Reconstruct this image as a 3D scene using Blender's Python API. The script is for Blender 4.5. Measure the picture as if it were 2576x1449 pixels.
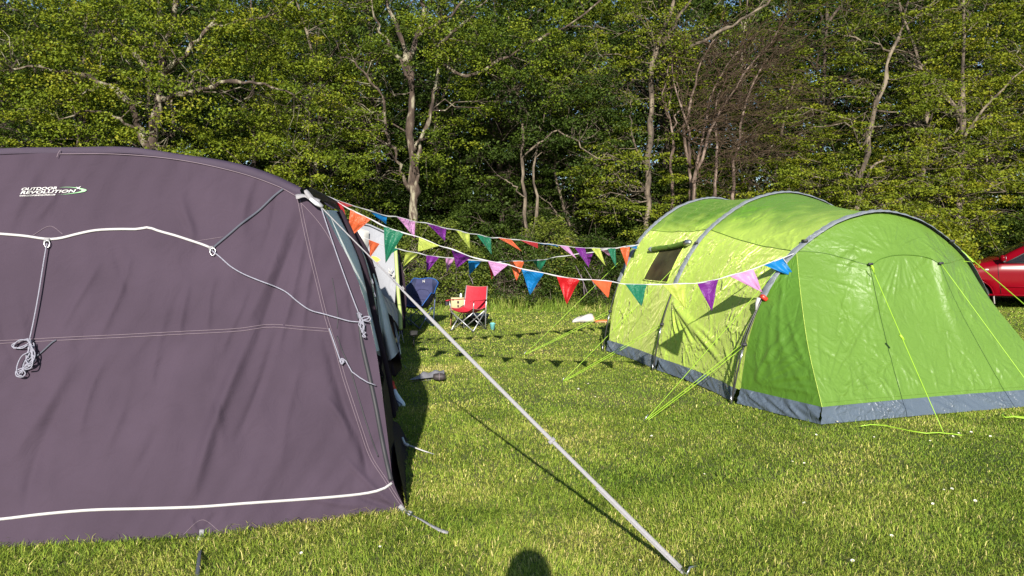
import bpy, math, random
import numpy as np
from mathutils import Vector, Matrix, noise as mnoise

for o in list(bpy.data.objects):
    bpy.data.objects.remove(o)
scene = bpy.context.scene
COL = scene.collection
R = math.radians

# ------------------------------------------------------------ camera
CH = 1.65                       # eye height
FPX = 1860.0                    # focal length for a 2576 px wide picture
PITCH = math.atan((724.5 - 620) / FPX)
cam_d = bpy.data.cameras.new('camera')
cam_d.sensor_width = 36.0
cam_d.lens = 36.0 * FPX / 2576.0
cam_d.clip_start = 0.05
cam_d.clip_end = 2000
cam = bpy.data.objects.new('camera', cam_d)
COL.objects.link(cam)
cam.location = (0, 0, CH)
cam.rotation_euler = (R(90) - PITCH, 0, 0)
scene.camera = cam

# ------------------------------------------------------------ light
SUN_EL, SUN_AZ = R(23.2), R(1.2)      # sun low behind the viewer; shadows run away, a touch to the right
w = bpy.data.worlds.new('World')
scene.world = w
w.use_nodes = True
nt = w.node_tree
bg = nt.nodes['Background']
sky = nt.nodes.new('ShaderNodeTexSky')
sky.sky_type = 'NISHITA'
sky.sun_disc = False
sky.sun_elevation = SUN_EL
sky.sun_rotation = R(180) + SUN_AZ
sky.altitude = 50
sky.air_density = 1.0
sky.dust_density = 0.3
sky.ozone_density = 2.5
nt.links.new(sky.outputs[0], bg.inputs[0])
bg.inputs[1].default_value = 0.065
sd = bpy.data.lights.new('sun', 'SUN')
sd.energy = 4.6
sd.angle = R(0.5)
sd.color = (1.0, 0.93, 0.82)
sun = bpy.data.objects.new('sun', sd)
COL.objects.link(sun)
sdir = Vector((math.sin(SUN_AZ) * math.cos(SUN_EL), math.cos(SUN_AZ) * math.cos(SUN_EL), -math.sin(SUN_EL)))
sun.rotation_euler = sdir.to_track_quat('-Z', 'Y').to_euler()
scene.view_settings.view_transform = 'Standard'
scene.view_settings.look = 'None'
scene.view_settings.exposure = 1.0
scene.view_settings.gamma = 1.0
try:
    scene.cycles.max_bounces = 5
    scene.cycles.diffuse_bounces = 3
    scene.cycles.transparent_max_bounces = 8
except Exception:
    pass

# ------------------------------------------------------------ survey helpers: a sight line turned into a place
SP, CP = math.sin(PITCH), math.cos(PITCH)
def ray(px, py):
    x = (px - 1288.0) / FPX; y = (724.5 - py) / FPX
    return (x, CP + y * SP, -SP + y * CP)
def P(px, py, Y):
    d = ray(px, py); t = Y / d[1]
    return np.array((d[0] * t, Y, CH + d[2] * t))
def G(px, py, z=0.0):
    d = ray(px, py); t = (z - CH) / d[2]
    return np.array((d[0] * t, d[1] * t, z))
def proj(v):
    v = np.asarray(v, float)
    x = v[..., 0]; y = v[..., 1]; z = v[..., 2] - CH
    f = y * CP - z * SP; u = y * SP + z * CP
    return 1288 + FPX * x / f, 724.5 - FPX * u / f
S32 = 2576 / 3200.0

# ------------------------------------------------------------ materials
MATS = {}
def _new(name):
    m = bpy.data.materials.new(name); m.use_nodes = True
    MATS[name] = m
    n = m.node_tree.nodes; return m, n, m.node_tree.links, n['Principled BSDF']
def mat(name, col, rough=0.6, metal=0.0, var=0.0, vscale=8.0, bump=0.0, bscale=60.0, sheen=0.0, sheencol=None, spec=0.5, coat=0.0, stretch=None):
    m, n, l, b = _new(name)
    b.inputs['Base Color'].default_value = (*col, 1)
    b.inputs['Roughness'].default_value = rough
    b.inputs['Metallic'].default_value = metal
    b.inputs['Specular IOR Level'].default_value = spec
    if sheen:
        b.inputs['Sheen Weight'].default_value = sheen
        b.inputs['Sheen Roughness'].default_value = 0.45
        if sheencol: b.inputs['Sheen Tint'].default_value = (*sheencol, 1)
    if coat:
        b.inputs['Coat Weight'].default_value = coat
        b.inputs['Coat Roughness'].default_value = 0.08
    tc = n.new('ShaderNodeTexCoord')
    src = tc.outputs['Object']
    if stretch:
        mp = n.new('ShaderNodeMapping'); mp.inputs['Scale'].default_value = stretch
        l.new(src, mp.inputs[0]); src = mp.outputs[0]
    if var:
        t = n.new('ShaderNodeTexNoise'); t.inputs['Scale'].default_value = vscale; t.inputs['Detail'].default_value = 5
        l.new(src, t.inputs[0])
        r = n.new('ShaderNodeMapRange')
        r.inputs['From Min'].default_value = 0.3; r.inputs['From Max'].default_value = 0.7
        r.inputs['To Min'].default_value = 1 - var; r.inputs['To Max'].default_value = 1 + var
        l.new(t.outputs[0], r.inputs[0])
        mx = n.new('ShaderNodeMix'); mx.data_type = 'RGBA'; mx.blend_type = 'MULTIPLY'
        mx.inputs['Factor'].default_value = 1
        mx.inputs[6].default_value = (*col, 1)
        l.new(r.outputs[0], mx.inputs[7]); l.new(mx.outputs[2], b.inputs['Base Color'])
    if bump:
        t2 = n.new('ShaderNodeTexNoise'); t2.inputs['Scale'].default_value = bscale; t2.inputs['Detail'].default_value = 6
        l.new(src, t2.inputs[0])
        bp = n.new('ShaderNodeBump'); bp.inputs['Strength'].default_value = bump; bp.inputs['Distance'].default_value = 0.01
        l.new(t2.outputs[0], bp.inputs['Height']); l.new(bp.outputs[0], b.inputs['Normal'])
    return m

def crumple(name, col, rough, sheen, sheencol, spec=0.4, scale=5.0, strength=0.5, trans=0.0, var=0.05, coat=0.0):
    """thin tent cloth: crossing crease lines and soft puckers"""
    m, n, l, b = _new(name)
    b.inputs['Roughness'].default_value = rough
    b.inputs['Specular IOR Level'].default_value = spec
    b.inputs['Sheen Weight'].default_value = sheen
    b.inputs['Sheen Roughness'].default_value = 0.35
    b.inputs['Sheen Tint'].default_value = (*sheencol, 1)
    if coat:
        b.inputs['Coat Weight'].default_value = coat; b.inputs['Coat Roughness'].default_value = 0.3
    tc = n.new('ShaderNodeTexCoord')
    # warp
    nz = n.new('ShaderNodeTexNoise'); nz.inputs['Scale'].default_value = 2.2; nz.inputs['Detail'].default_value = 3
    l.new(tc.outputs['Object'], nz.inputs[0])
    wv = n.new('ShaderNodeVectorMath'); wv.operation = 'MULTIPLY_ADD'
    wv.inputs[1].default_value = (0.35,) * 3
    l.new(nz.outputs['Color'], wv.inputs[0]); l.new(tc.outputs['Object'], wv.inputs[2])
    add = None
    for k, (sc, wgt, rot) in enumerate([(scale * 0.5, 1.0, (0.3, 0.5, 0.2)), (scale, 0.6, (1.1, 0.2, 0.9)), (scale * 2.3, 0.3, (0.1, 1.2, 0.4))]):
        mp = n.new('ShaderNodeMapping'); mp.inputs['Rotation'].default_value = rot
        mp.inputs['Scale'].default_value = (1.0, 1.0, 1.0)
        l.new(wv.outputs[0], mp.inputs[0])
        v = n.new('ShaderNodeTexVoronoi'); v.feature = 'DISTANCE_TO_EDGE'; v.inputs['Scale'].default_value = sc
        l.new(mp.outputs[0], v.inputs[0])
        r = n.new('ShaderNodeMapRange'); r.interpolation_type = 'SMOOTHSTEP'
        r.inputs['From Min'].default_value = 0.0; r.inputs['From Max'].default_value = 0.10 + 0.05 * k
        r.inputs['To Min'].default_value = wgt; r.inputs['To Max'].default_value = 0
        l.new(v.outputs[0], r.inputs[0])
        if add is None: add = r.outputs[0]
        else:
            a = n.new('ShaderNodeMath'); a.operation = 'ADD'; l.new(add, a.inputs[0]); l.new(r.outputs[0], a.inputs[1]); add = a.outputs[0]
    fade = n.new('ShaderNodeTexNoise'); fade.inputs['Scale'].default_value = 2.0
    l.new(tc.outputs['Object'], fade.inputs[0])
    fr = n.new('ShaderNodeMapRange'); fr.inputs['From Min'].default_value = 0.42; fr.inputs['From Max'].default_value = 0.62
    l.new(fade.outputs[0], fr.inputs[0])
    ml = n.new('ShaderNodeMath'); ml.operation = 'MULTIPLY'; l.new(add, ml.inputs[0]); l.new(fr.outputs[0], ml.inputs[1])
    n2 = n.new('ShaderNodeTexNoise'); n2.inputs['Scale'].default_value = 7; n2.inputs['Detail'].default_value = 4; n2.inputs['Distortion'].default_value = 1.5
    l.new(tc.outputs['Object'], n2.inputs[0])
    a2 = n.new('ShaderNodeMath'); a2.operation = 'MULTIPLY_ADD'; a2.inputs[1].default_value = 1.6
    l.new(n2.outputs[0], a2.inputs[0]); l.new(ml.outputs[0], a2.inputs[2])
    bp = n.new('ShaderNodeBump'); bp.inputs['Strength'].default_value = strength; bp.inputs['Distance'].default_value = 0.012
    l.new(a2.outputs[0], bp.inputs['Height']); l.new(bp.outputs[0], b.inputs['Normal'])
    # faint tone variation
    r2 = n.new('ShaderNodeMapRange'); r2.inputs['From Min'].default_value = .3; r2.inputs['From Max'].default_value = .7
    r2.inputs['To Min'].default_value = 1 - var; r2.inputs['To Max'].default_value = 1 + var
    l.new(nz.outputs[0], r2.inputs[0])
    mx = n.new('ShaderNodeMix'); mx.data_type = 'RGBA'; mx.blend_type = 'MULTIPLY'; mx.inputs['Factor'].default_value = 1
    mx.inputs[6].default_value = (*col, 1); l.new(r2.outputs[0], mx.inputs[7]); l.new(mx.outputs[2], b.inputs['Base Color'])
    if trans:
        tr = n.new('ShaderNodeBsdfTranslucent'); tr.inputs[0].default_value = (*[min(1, c * 1.3) for c in col], 1)
        ms = n.new('ShaderNodeMixShader'); ms.inputs[0].default_value = trans
        l.new(b.outputs[0], ms.inputs[1]); l.new(tr.outputs[0], ms.inputs[2])
        l.new(ms.outputs[0], n['Material Output'].inputs[0])
    return m

def leafmat(name, stops, trans=0.22, gloss=0.05):
    m = bpy.data.materials.new(name); m.use_nodes = True; MATS[name] = m
    n = m.node_tree.nodes; l = m.node_tree.links; n.clear()
    out = n.new('ShaderNodeOutputMaterial')
    at = n.new('ShaderNodeAttribute'); at.attribute_name = 'tint'
    oi = n.new('ShaderNodeObjectInfo')
    ad = n.new('ShaderNodeMath'); ad.operation = 'MULTIPLY_ADD'; ad.inputs[1].default_value = 0.25
    sb = n.new('ShaderNodeMath'); sb.operation = 'SUBTRACT'; sb.inputs[1].default_value = 0.5
    l.new(oi.outputs['Random'], sb.inputs[0]); l.new(sb.outputs[0], ad.inputs[0]); l.new(at.outputs['Fac'], ad.inputs[2])
    cr = n.new('ShaderNodeValToRGB')
    while len(cr.color_ramp.elements) < len(stops): cr.color_ramp.elements.new(0.5)
    for e, (p, c) in zip(cr.color_ramp.elements, stops):
        e.position = p; e.color = (*c, 1)
    l.new(ad.outputs[0], cr.inputs[0])
    df = n.new('ShaderNodeBsdfDiffuse'); tr = n.new('ShaderNodeBsdfTranslucent'); gl = n.new('ShaderNodeBsdfGlossy')
    gl.inputs['Roughness'].default_value = 0.65; gl.inputs[0].default_value = (.6, .7, .4, 1)
    l.new(cr.outputs[0], df.inputs[0]); l.new(cr.outputs[0], tr.inputs[0])
    m1 = n.new('ShaderNodeMixShader'); m1.inputs[0].default_value = trans
    l.new(df.outputs[0], m1.inputs[1]); l.new(tr.outputs[0], m1.inputs[2])
    m2 = n.new('ShaderNodeMixShader'); m2.inputs[0].default_value = gloss
    l.new(m1.outputs[0], m2.inputs[1]); l.new(gl.outputs[0], m2.inputs[2])
    l.new(m2.outputs[0], out.inputs[0])
    return m

leafmat('leaf_oak', [(0.0, (0.047, 0.080, 0.005)), (.35, (0.100, 0.142, 0.006)), (.7, (0.177, 0.209, 0.010)), (1.0, (0.253, 0.236, 0.015))])
leafmat('leaf_dark', [(0.0, (0.012, 0.028, 0.003)), (.4, (0.027, 0.053, 0.005)), (.8, (0.047, 0.077, 0.006)), (1.0, (0.074, 0.101, 0.009))])  # dark green leaves, lowered further to paint in the wood's inner shade
leafmat('leaf_beech', [(0.0, (0.065, 0.091, 0.005)), (.4, (0.130, 0.167, 0.007)), (.75, (0.200, 0.217, 0.010)), (1.0, (0.277, 0.239, 0.018))])
leafmat('leaf_bramble', [(0.0, (0.040, 0.061, 0.007)), (.4, (0.086, 0.116, 0.012)), (.8, (0.138, 0.167, 0.018)), (1.0, (0.196, 0.173, 0.027))])
leafmat('grass_blade', [(0.0, (0.073, 0.132, 0.017)), (.35, (0.172, 0.276, 0.028)), (.65, (0.310, 0.389, 0.051)), (.86, (0.503, 0.477, 0.116)), (1.0, (0.793, 0.677, 0.277))], trans=0.25, gloss=0.03)
leafmat('tall_grass_blade', [(0.0, (0.084, 0.156, 0.018)), (.5, (0.192, 0.288, 0.036)), (.8, (0.324, 0.348, 0.081)), (1.0, (0.600, 0.528, 0.216))], trans=0.3, gloss=0.03)
leafmat('twig_leafless', [(0.0, (.035, .024, .018)), (1.0, (.10, .065, .048))], trans=0.0, gloss=0.02)

def barkmat(name, c1, c2, c3, scale=6):
    m, n, l, b = _new(name)
    b.inputs['Roughness'].default_value = 0.9
    tc = n.new('ShaderNodeTexCoord'); mp = n.new('ShaderNodeMapping'); mp.inputs['Scale'].default_value = (1, 1, .35)
    l.new(tc.outputs['Object'], mp.inputs[0])
    t = n.new('ShaderNodeTexNoise'); t.inputs['Scale'].default_value = scale; t.inputs['Detail'].default_value = 6
    l.new(mp.outputs[0], t.inputs[0])
    cr = n.new('ShaderNodeValToRGB'); cr.color_ramp.elements.new(.5)
    for e, (p, c) in zip(cr.color_ramp.elements, [(.35, c1), (.5, c2), (.62, c3)]):
        e.position = p; e.color = (*c, 1)
    l.new(t.outputs[0], cr.inputs[0]); l.new(cr.outputs[0], b.inputs['Base Color'])
    bp = n.new('ShaderNodeBump'); bp.inputs['Strength'].default_value = .8; bp.inputs['Distance'].default_value = .03
    t2 = n.new('ShaderNodeTexNoise'); t2.inputs['Scale'].default_value = 22; l.new(mp.outputs[0], t2.inputs[0])
    l.new(t2.outputs[0], bp.inputs['Height']); l.new(bp.outputs[0], b.inputs['Normal'])
barkmat('bark_oak', (.030, .020, .015), (.070, .048, .036), (.26, .24, .17))
barkmat('bark_pale', (.045, .035, .026), (.11, .085, .062), (.20, .165, .12))
barkmat('bark_pink', (.04, .026, .02), (.09, .06, .045), (.2, .15, .12), 9)
barkmat('bark_dark', (.025, .018, .014), (.05, .035, .028), (.1, .075, .055))

# ground
def groundmat():
    m, n, l, b = _new('meadow_soil')
    b.inputs['Roughness'].default_value = 0.95
    tc = n.new('ShaderNodeTexCoord')
    t = n.new('ShaderNodeTexNoise'); t.inputs['Scale'].default_value = 0.7; t.inputs['Detail'].default_value = 8
    l.new(tc.outputs['Object'], t.inputs[0])
    cr = n.new('ShaderNodeValToRGB')
    cr.color_ramp.elements.new(.5)
    for e, (p, c) in zip(cr.color_ramp.elements, [(.3, (.055, .075, .016)), (.5, (.095, .115, .024)), (.7, (.15, .14, .045))]):
        e.position = p; e.color = (*c, 1)
    l.new(t.outputs[0], cr.inputs[0])
    t2 = n.new('ShaderNodeTexNoise'); t2.inputs['Scale'].default_value = 60; t2.inputs['Detail'].default_value = 6
    l.new(tc.outputs['Object'], t2.inputs[0])
    mx = n.new('ShaderNodeMix'); mx.data_type = 'RGBA'; mx.blend_type = 'OVERLAY'; mx.inputs['Factor'].default_value = .7
    l.new(cr.outputs[0], mx.inputs[6]); l.new(t2.outputs[0], mx.inputs[7]); l.new(mx.outputs[2], b.inputs['Base Color'])
    bp = n.new('ShaderNodeBump'); bp.inputs['Strength'].default_value = .7; bp.inputs['Distance'].default_value = .03
    l.new(t2.outputs[0], bp.inputs['Height']); l.new(bp.outputs[0], b.inputs['Normal'])
groundmat()

crumple('awning_cloth', (.052, .037, .056), .85, 0, (1, 1, 1), spec=.15, scale=2.2, strength=.34, var=.10)
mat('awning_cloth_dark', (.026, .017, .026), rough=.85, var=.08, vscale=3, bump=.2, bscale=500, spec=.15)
mat('awning_roof_cloth', (.050, .037, .060), rough=.7, var=.05, vscale=3, bump=.2, bscale=500, spec=.2)
mat('white_piping', (.42, .41, .42), rough=.5, bump=.15, bscale=300)
mat('thread_pale', (.17, .13, .16), rough=.8)
mat('curtain_grey', (.66, .70, .71), rough=.55, var=.06, vscale=6, bump=.5, bscale=25, spec=.4)
mat('black_parts_and_shade', (.018, .018, .024), rough=.6)
mat('rope_white', (.27, .27, .34), rough=.75, var=.25, vscale=220, bump=.6, bscale=500)
mat('webbing_grey', (.27, .265, .285), rough=.7, var=.08, vscale=120, bump=.4, bscale=600)
mat('webbing_dark', (.06, .065, .09), rough=.7, bump=.3, bscale=400)
mat('plastic_clear_grey', (.55, .58, .62), rough=.25)
mat('logo_white', (.5, .5, .5), rough=.5)
mat('logo_green', (.15, .40, .17), rough=.5)
mat('metal_pole', (.55, .56, .58), rough=.3, metal=.9)
mat('black_pole', (.02, .02, .02), rough=.35)
crumple('tent_lime_sheen', (.43, .60, .090), .40, .8, (1.0, 1.0, .45), scale=4.5, strength=1.0, trans=.10)  # green cloth coloured lime to carry its sheen at grazing angles
crumple('tent_green', (.080, .185, .020), .42, .3, (.75, 1.0, .3), scale=3.2, strength=.7, trans=.10, coat=.06)
crumple('tent_front', (.112, .215, .032), .45, .3, (.85, 1.0, .4), scale=3.2, strength=.8, trans=.10, coat=.06)
crumple('sleeve_grey', (.17, .19, .215), .5, .2, (.8, .9, 1), scale=14, strength=.5)
crumple('skirt_grey', (.080, .105, .14), .38, .2, (.8, .9, 1), scale=8, strength=.9)
mat('mesh_window', (.055, .050, .022), rough=.45, var=.5, vscale=4, bump=.2, bscale=90)
mat('guy_lime', (.30, .52, .03), rough=.5)
mat('bunting_tape', (.42, .42, .45), rough=.6)
for nm, c in dict(red=(.50, .010, .016), orange=(.62, .12, .042), green=(.016, .17, .095), yellow=(.46, .54, .10),
                  purple=(.17, .020, .25), pink=(.58, .28, .54), blue=(.006, .19, .52)).items():
    crumple('flag_' + nm, c, .45, .3, tuple(min(1, x + .4) for x in c), scale=16, strength=.6, trans=.35, var=.1)
crumple('grey_tent_cloth', (.24, .25, .28), .6, .1, (1, 1, 1), scale=5, strength=.3)
crumple('cream_tent_cloth', (.42, .39, .35), .6, .1, (1, 1, 1), scale=6, strength=.5)
mat('lime_trim', (.34, .42, .15), rough=.6)
mat('navy_cloth', (.030, .034, .095), rough=.75, var=.1, vscale=15, bump=.6, bscale=18)
mat('navy_cloth_dark', (.010, .016, .055), rough=.75, bump=.5, bscale=20)
mat('blue_binding', (.012, .08, .30), rough=.6)
mat('red_cloth', (.42, .016, .032), rough=.65, var=.08, vscale=9, bump=.5, bscale=16)
mat('pink_binding', (.45, .15, .14), rough=.6)
mat('steel_tube', (.42, .43, .45), rough=.35, metal=.6)
mat('navy_tube', (.07, .10, .20), rough=.4, metal=.3)
mat('cream_card', (.45, .38, .22), rough=.8, var=.06, vscale=9)
mat('dark_print', (.05, .03, .03), rough=.7)
mat('wood_brown', (.28, .16, .08), rough=.7, var=.2, vscale=20)
mat('fire_iron', (.025, .025, .028), rough=.6)
mat('lid_grey', (.30, .33, .37), rough=.4, metal=.3)
m_, n_, l_, b_ = _new('aqua_plastic'); b_.inputs['Base Color'].default_value = (.25, .70, .72, 1); b_.inputs['Roughness'].default_value = .15; b_.inputs['Transmission Weight'].default_value = .35
mat('white_nylon', (.5, .48, .46), rough=.6, bump=.6, bscale=12)
mat('tan_cloth', (.45, .25, .15), rough=.8, bump=.5, bscale=20)
mat('orange_cloth', (.5, .13, .03), rough=.8, bump=.5, bscale=20)
mat('grey_bag', (.20, .20, .225), rough=.5, var=.1, vscale=12, bump=.6, bscale=20)
mat('dark_bag', (.035, .028, .03), rough=.6, bump=.5, bscale=40)
mat('red_plastic', (.5, .03, .015), rough=.4)
mat('white_plastic', (.70, .78, .86), rough=.3)
mat('wicker', (.2, .1, .03), rough=.8, var=.5, vscale=60, bump=.5, bscale=80)
mat('car_red', (.15, .001, .006), rough=.16, coat=.0, spec=.14)
mat('car_black', (.012, .012, .013), rough=.55)
mat('tyre', (.02, .02, .02), rough=.85)
mat('rim_grey', (.36, .34, .32), rough=.4, metal=.5)
mat('flap_grey', (.30, .27, .26), rough=.7)
m_, n_, l_, b_ = _new('car_glass'); b_.inputs['Base Color'].default_value = (.03, .045, .04, 1); b_.inputs['Roughness'].default_value = .03; b_.inputs['Transmission Weight'].default_value = .85
mat('lens_clear', (.75, .72, .66), rough=.15)
mat('bottle_white', (.85, .87, .92), rough=.3)
mat('bottle_blue', (.05, .16, .7), rough=.3)
mat('skin', (.55, .33, .24), rough=.6)
mat('jumper', (.07, .08, .12), rough=.9)
mat('hair', (.05, .03, .02), rough=.7)
mat('daisy_white', (.7, .7, .68), rough=.6)
mat('daisy_yellow', (.8, .6, .05), rough=.7)
mat('sun_yellow', (.95, .55, .05), rough=.6)

# ------------------------------------------------------------ mesh helpers
def tag(o, label=None, cat=None, group=None, kind=None):
    if label: o['label'] = label
    if cat: o['category'] = cat
    if group: o['group'] = group
    if kind: o['kind'] = kind
    return o
def thing(name, label, cat, loc=(0, 0, 0), rz=0.0, group=None):
    o = bpy.data.objects.new(name, None); COL.objects.link(o)
    o.location = loc; o.rotation_euler = (0, 0, rz); o.empty_display_size = .1
    return tag(o, label, cat, group)
def link(name, verts, faces, m, parent=None, smooth=True, tint=None, mats=None, midx=None):
    me = bpy.data.meshes.new(name)
    verts = np.asarray(verts, dtype=np.float32)
    if isinstance(faces, np.ndarray) and faces.ndim == 2:
        nf, k = faces.shape
        me.vertices.add(len(verts)); me.vertices.foreach_set('co', verts.ravel())
        me.loops.add(nf * k); me.loops.foreach_set('vertex_index', faces.astype(np.int32).ravel())
        me.polygons.add(nf); me.polygons.foreach_set('loop_start', np.arange(nf, dtype=np.int32) * k)
        try: me.polygons.foreach_set('loop_total', np.full(nf, k, dtype=np.int32))
        except Exception: pass
        me.update(calc_edges=True)
    else:
        me.from_pydata([tuple(map(float, v)) for v in verts], [], [tuple(f) for f in faces]); me.update()
    me.polygons.foreach_set('use_smooth', np.full(len(me.polygons), smooth, dtype=bool))
    for mm in (mats or [m]): me.materials.append(MATS[mm])
    if midx is not None: me.polygons.foreach_set('material_index', np.asarray(midx, dtype=np.int32))
    if tint is not None:
        a = me.attributes.new('tint', 'FLOAT', 'FACE'); a.data.foreach_set('value', np.asarray(tint, dtype=np.float32))
    o = bpy.data.objects.new(name, me); COL.objects.link(o)
    if parent is not None:
        o.parent = parent
    return o

def off(parent):
    """origin of a thing: children are modelled in world space then shifted"""
    return np.array(parent.location) if parent is not None else np.zeros(3)

class MB:
    def __init__(s): s.v = []; s.f = []
    def add(s, vs, fs):
        b = len(s.v); s.v.extend([tuple(map(float, p)) for p in vs]); s.f.extend([tuple(i + b for i in f) for f in fs]); return s
    def box(s, c, d, rot=None, bev=0.0):
        hx, hy, hz = d[0] / 2, d[1] / 2, d[2] / 2
        if bev <= 0:
            vs = [(x, y, z) for x in (-hx, hx) for y in (-hy, hy) for z in (-hz, hz)]
            fs = [(0, 1, 3, 2), (4, 6, 7, 5), (0, 4, 5, 1), (2, 3, 7, 6), (0, 2, 6, 4), (1, 5, 7, 3)]
        else:
            vs = []; bev = min(bev, hx * .9, hy * .9, hz * .9)
            for x in (-1, 1):
                for y in (-1, 1):
                    for z in (-1, 1):
                        vs += [(x * hx, y * (hy - bev), z * (hz - bev)), (x * (hx - bev), y * hy, z * (hz - bev)), (x * (hx - bev), y * (hy - bev), z * hz)]
            import itertools
            fs = None
            me = bpy.data.meshes.new('t'); import bmesh
            bm = bmesh.new()
            for p in vs: bm.verts.new(p)
            bmesh.ops.convex_hull(bm, input=bm.verts[:])
            bm.verts.ensure_lookup_table(); bm.verts.index_update()
            vs = [tuple(v.co) for v in bm.verts]; fs = [tuple(v.index for v in f.verts) for f in bm.faces]
            bm.free(); bpy.data.meshes.remove(me)
        vs = np.array(vs)
        if rot is not None: vs = vs @ np.array(rot.to_3x3()).T
        return s.add(vs + np.array(c), fs)
    def tube(s, pts, r, n=8, cap=True, flat=None):
        pts = [np.array(p, float) for p in pts]
        if not hasattr(r, '__len__'): r = [r] * len(pts)
        vs = []; fs = []
        up = None
        for i, p in enumerate(pts):
            d = (pts[min(i + 1, len(pts) - 1)] - pts[max(i - 1, 0)]); d = d / (np.linalg.norm(d) + 1e-9)
            if up is None:
                a = np.array((0, 0, 1.)) if abs(d[2]) < .9 else np.array((0, 1., 0))
                up = np.cross(d, a); up /= np.linalg.norm(up)
            up = up - d * up.dot(d); up /= (np.linalg.norm(up) + 1e-9)
            sd_ = np.cross(d, up)
            for k in range(n):
                a = 2 * math.pi * k / n
                vs.append(p + r[i] * (math.cos(a) * up + math.sin(a) * sd_))
        for i in range(len(pts) - 1):
            for k in range(n):
                k2 = (k + 1) % n
                fs.append((i * n + k, i * n + k2, (i + 1) * n + k2, (i + 1) * n + k))
        if cap:
            fs.append(tuple(range(n))[::-1]); fs.append(tuple((len(pts) - 1) * n + k for k in range(n)))
        return s.add(vs, fs)
    def ribbon(s, pts, w, nrm, th=0.002):
        """flat strap of width w along pts, facing nrm"""
        pts = [np.array(p, float) for p in pts]; nrm = np.array(nrm, float); nrm /= np.linalg.norm(nrm)
        if not hasattr(w, '__len__'): w = [w] * len(pts)
        vs = []
        for i, p in enumerate(pts):
            d = pts[min(i + 1, len(pts) - 1)] - pts[max(i - 1, 0)]
            sd_ = np.cross(d, nrm); sd_ /= (np.linalg.norm(sd_) + 1e-9)
            vs += [p - sd_ * w[i] / 2, p + sd_ * w[i] / 2, p + sd_ * w[i] / 2 - nrm * th, p - sd_ * w[i] / 2 - nrm * th]
        fs = []
        for i in range(len(pts) - 1):
            for k in range(4):
                k2 = (k + 1) % 4
                fs.append((i * 4 + k, (i + 1) * 4 + k, (i + 1) * 4 + k2, i * 4 + k2))
        fs += [(0, 1, 2, 3), tuple((len(pts) - 1) * 4 + k for k in (3, 2, 1, 0))]
        return s.add(vs, fs)
    def grid(s, A):
        A = np.asarray(A); nu, nv = A.shape[:2]
        vs = A.reshape(-1, 3); fs = []
        for i in range(nu - 1):
            for j in range(nv - 1):
                fs.append((i * nv + j, (i + 1) * nv + j, (i + 1) * nv + j + 1, i * nv + j + 1))
        return s.add(vs, fs)
    def lathe(s, c, prof, n=20, axis='z'):
        vs = []; fs = []
        for (r, z) in prof:
            for k in range(n):
                a = 2 * math.pi * k / n
                q = (r * math.cos(a), r * math.sin(a), z)
                if axis == 'x': q = (z, r * math.cos(a), r * math.sin(a))
                if axis == 'y': q = (r * math.cos(a), z, r * math.sin(a))
                vs.append(np.array(q) + np.array(c))
        for i in range(len(prof) - 1):
            for k in range(n):
                k2 = (k + 1) % n
                fs.append((i * n + k, i * n + k2, (i + 1) * n + k2, (i + 1) * n + k))
        return s.add(vs, fs)
    def build(s, name, m, parent=None, smooth=True, **k):
        v = np.array(s.v) - off(parent)
        return link(name, v, s.f, m, parent, smooth, **k)

def gridfaces(nu, nv):
    i, j = np.meshgrid(np.arange(nu - 1), np.arange(nv - 1), indexing='ij')
    a = (i * nv + j).ravel()
    return np.stack([a, a + nv, a + nv + 1, a + 1], 1)
def gridobj(name, A, m, parent, smooth=True, **k):
    nu, nv = A.shape[:2]
    return link(name, A.reshape(-1, 3) - off(parent), gridfaces(nu, nv), m, parent, smooth, **k)
def resample(pts, n=None, ts=None):
    p = np.array(pts, float)
    d = np.r_[0, np.cumsum(np.linalg.norm(np.diff(p, axis=0), axis=1))]; d /= d[-1]
    if ts is None: ts = np.linspace(0, 1, n)
    # Catmull-Rom style smooth through points via cubic hermite
    m = np.zeros_like(p)
    for k in range(len(p)):
        a, b = max(k - 1, 0), min(k + 1, len(p) - 1)
        m[k] = (p[b] - p[a]) / max(d[b] - d[a], 1e-9)
    out = np.zeros((len(ts), p.shape[1]))
    idx = np.clip(np.searchsorted(d, ts, side='right') - 1, 0, len(p) - 2)
    h = (d[idx + 1] - d[idx]); t = ((ts - d[idx]) / h)[:, None]; h = h[:, None]
    out = (2 * t**3 - 3 * t**2 + 1) * p[idx] + (t**3 - 2 * t**2 + t) * h * m[idx] + (-2 * t**3 + 3 * t**2) * p[idx + 1] + (t**3 - t**2) * h * m[idx + 1]
    return out
def coons(b, t, l, r, nu, nv):
    """b,t run left->right; l,r run bottom->top. returns (nu,nv,dim)"""
    B = resample(b, nu); T = resample(t, nu); L = resample(l, nv); Rr = resample(r, nv)
    u = np.linspace(0, 1, nu)[:, None, None]; v = np.linspace(0, 1, nv)[None, :, None]
    S = (1 - v) * B[:, None] + v * T[:, None] + (1 - u) * L[None] + u * Rr[None]
    S -= (1 - u) * (1 - v) * B[0] + u * (1 - v) * B[-1] + (1 - u) * v * T[0] + u * v * T[-1]
    return S
def folds(X, Y, segs):
    """displacement of many tapered folds; segs rows x0,y0,x1,y1,width,amp"""
    D = np.zeros_like(X)
    for (x0, y0, x1, y1, wd, am) in segs:
        dx, dy = x1 - x0, y1 - y0; L = math.hypot(dx, dy) + 1e-9
        s = ((X - x0) * dx + (Y - y0) * dy) / L / L
        q = ((X - x0) * dy - (Y - y0) * dx) / L
        q = q + wd * .6 * np.sin(s * 4 + x0)
        env = np.where((s > 0) & (s < 1), np.sin(np.clip(s, 0, 1) * math.pi) ** .7, 0)
        D += am * env * np.exp(-(q / wd) ** 2)
    return D
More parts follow.
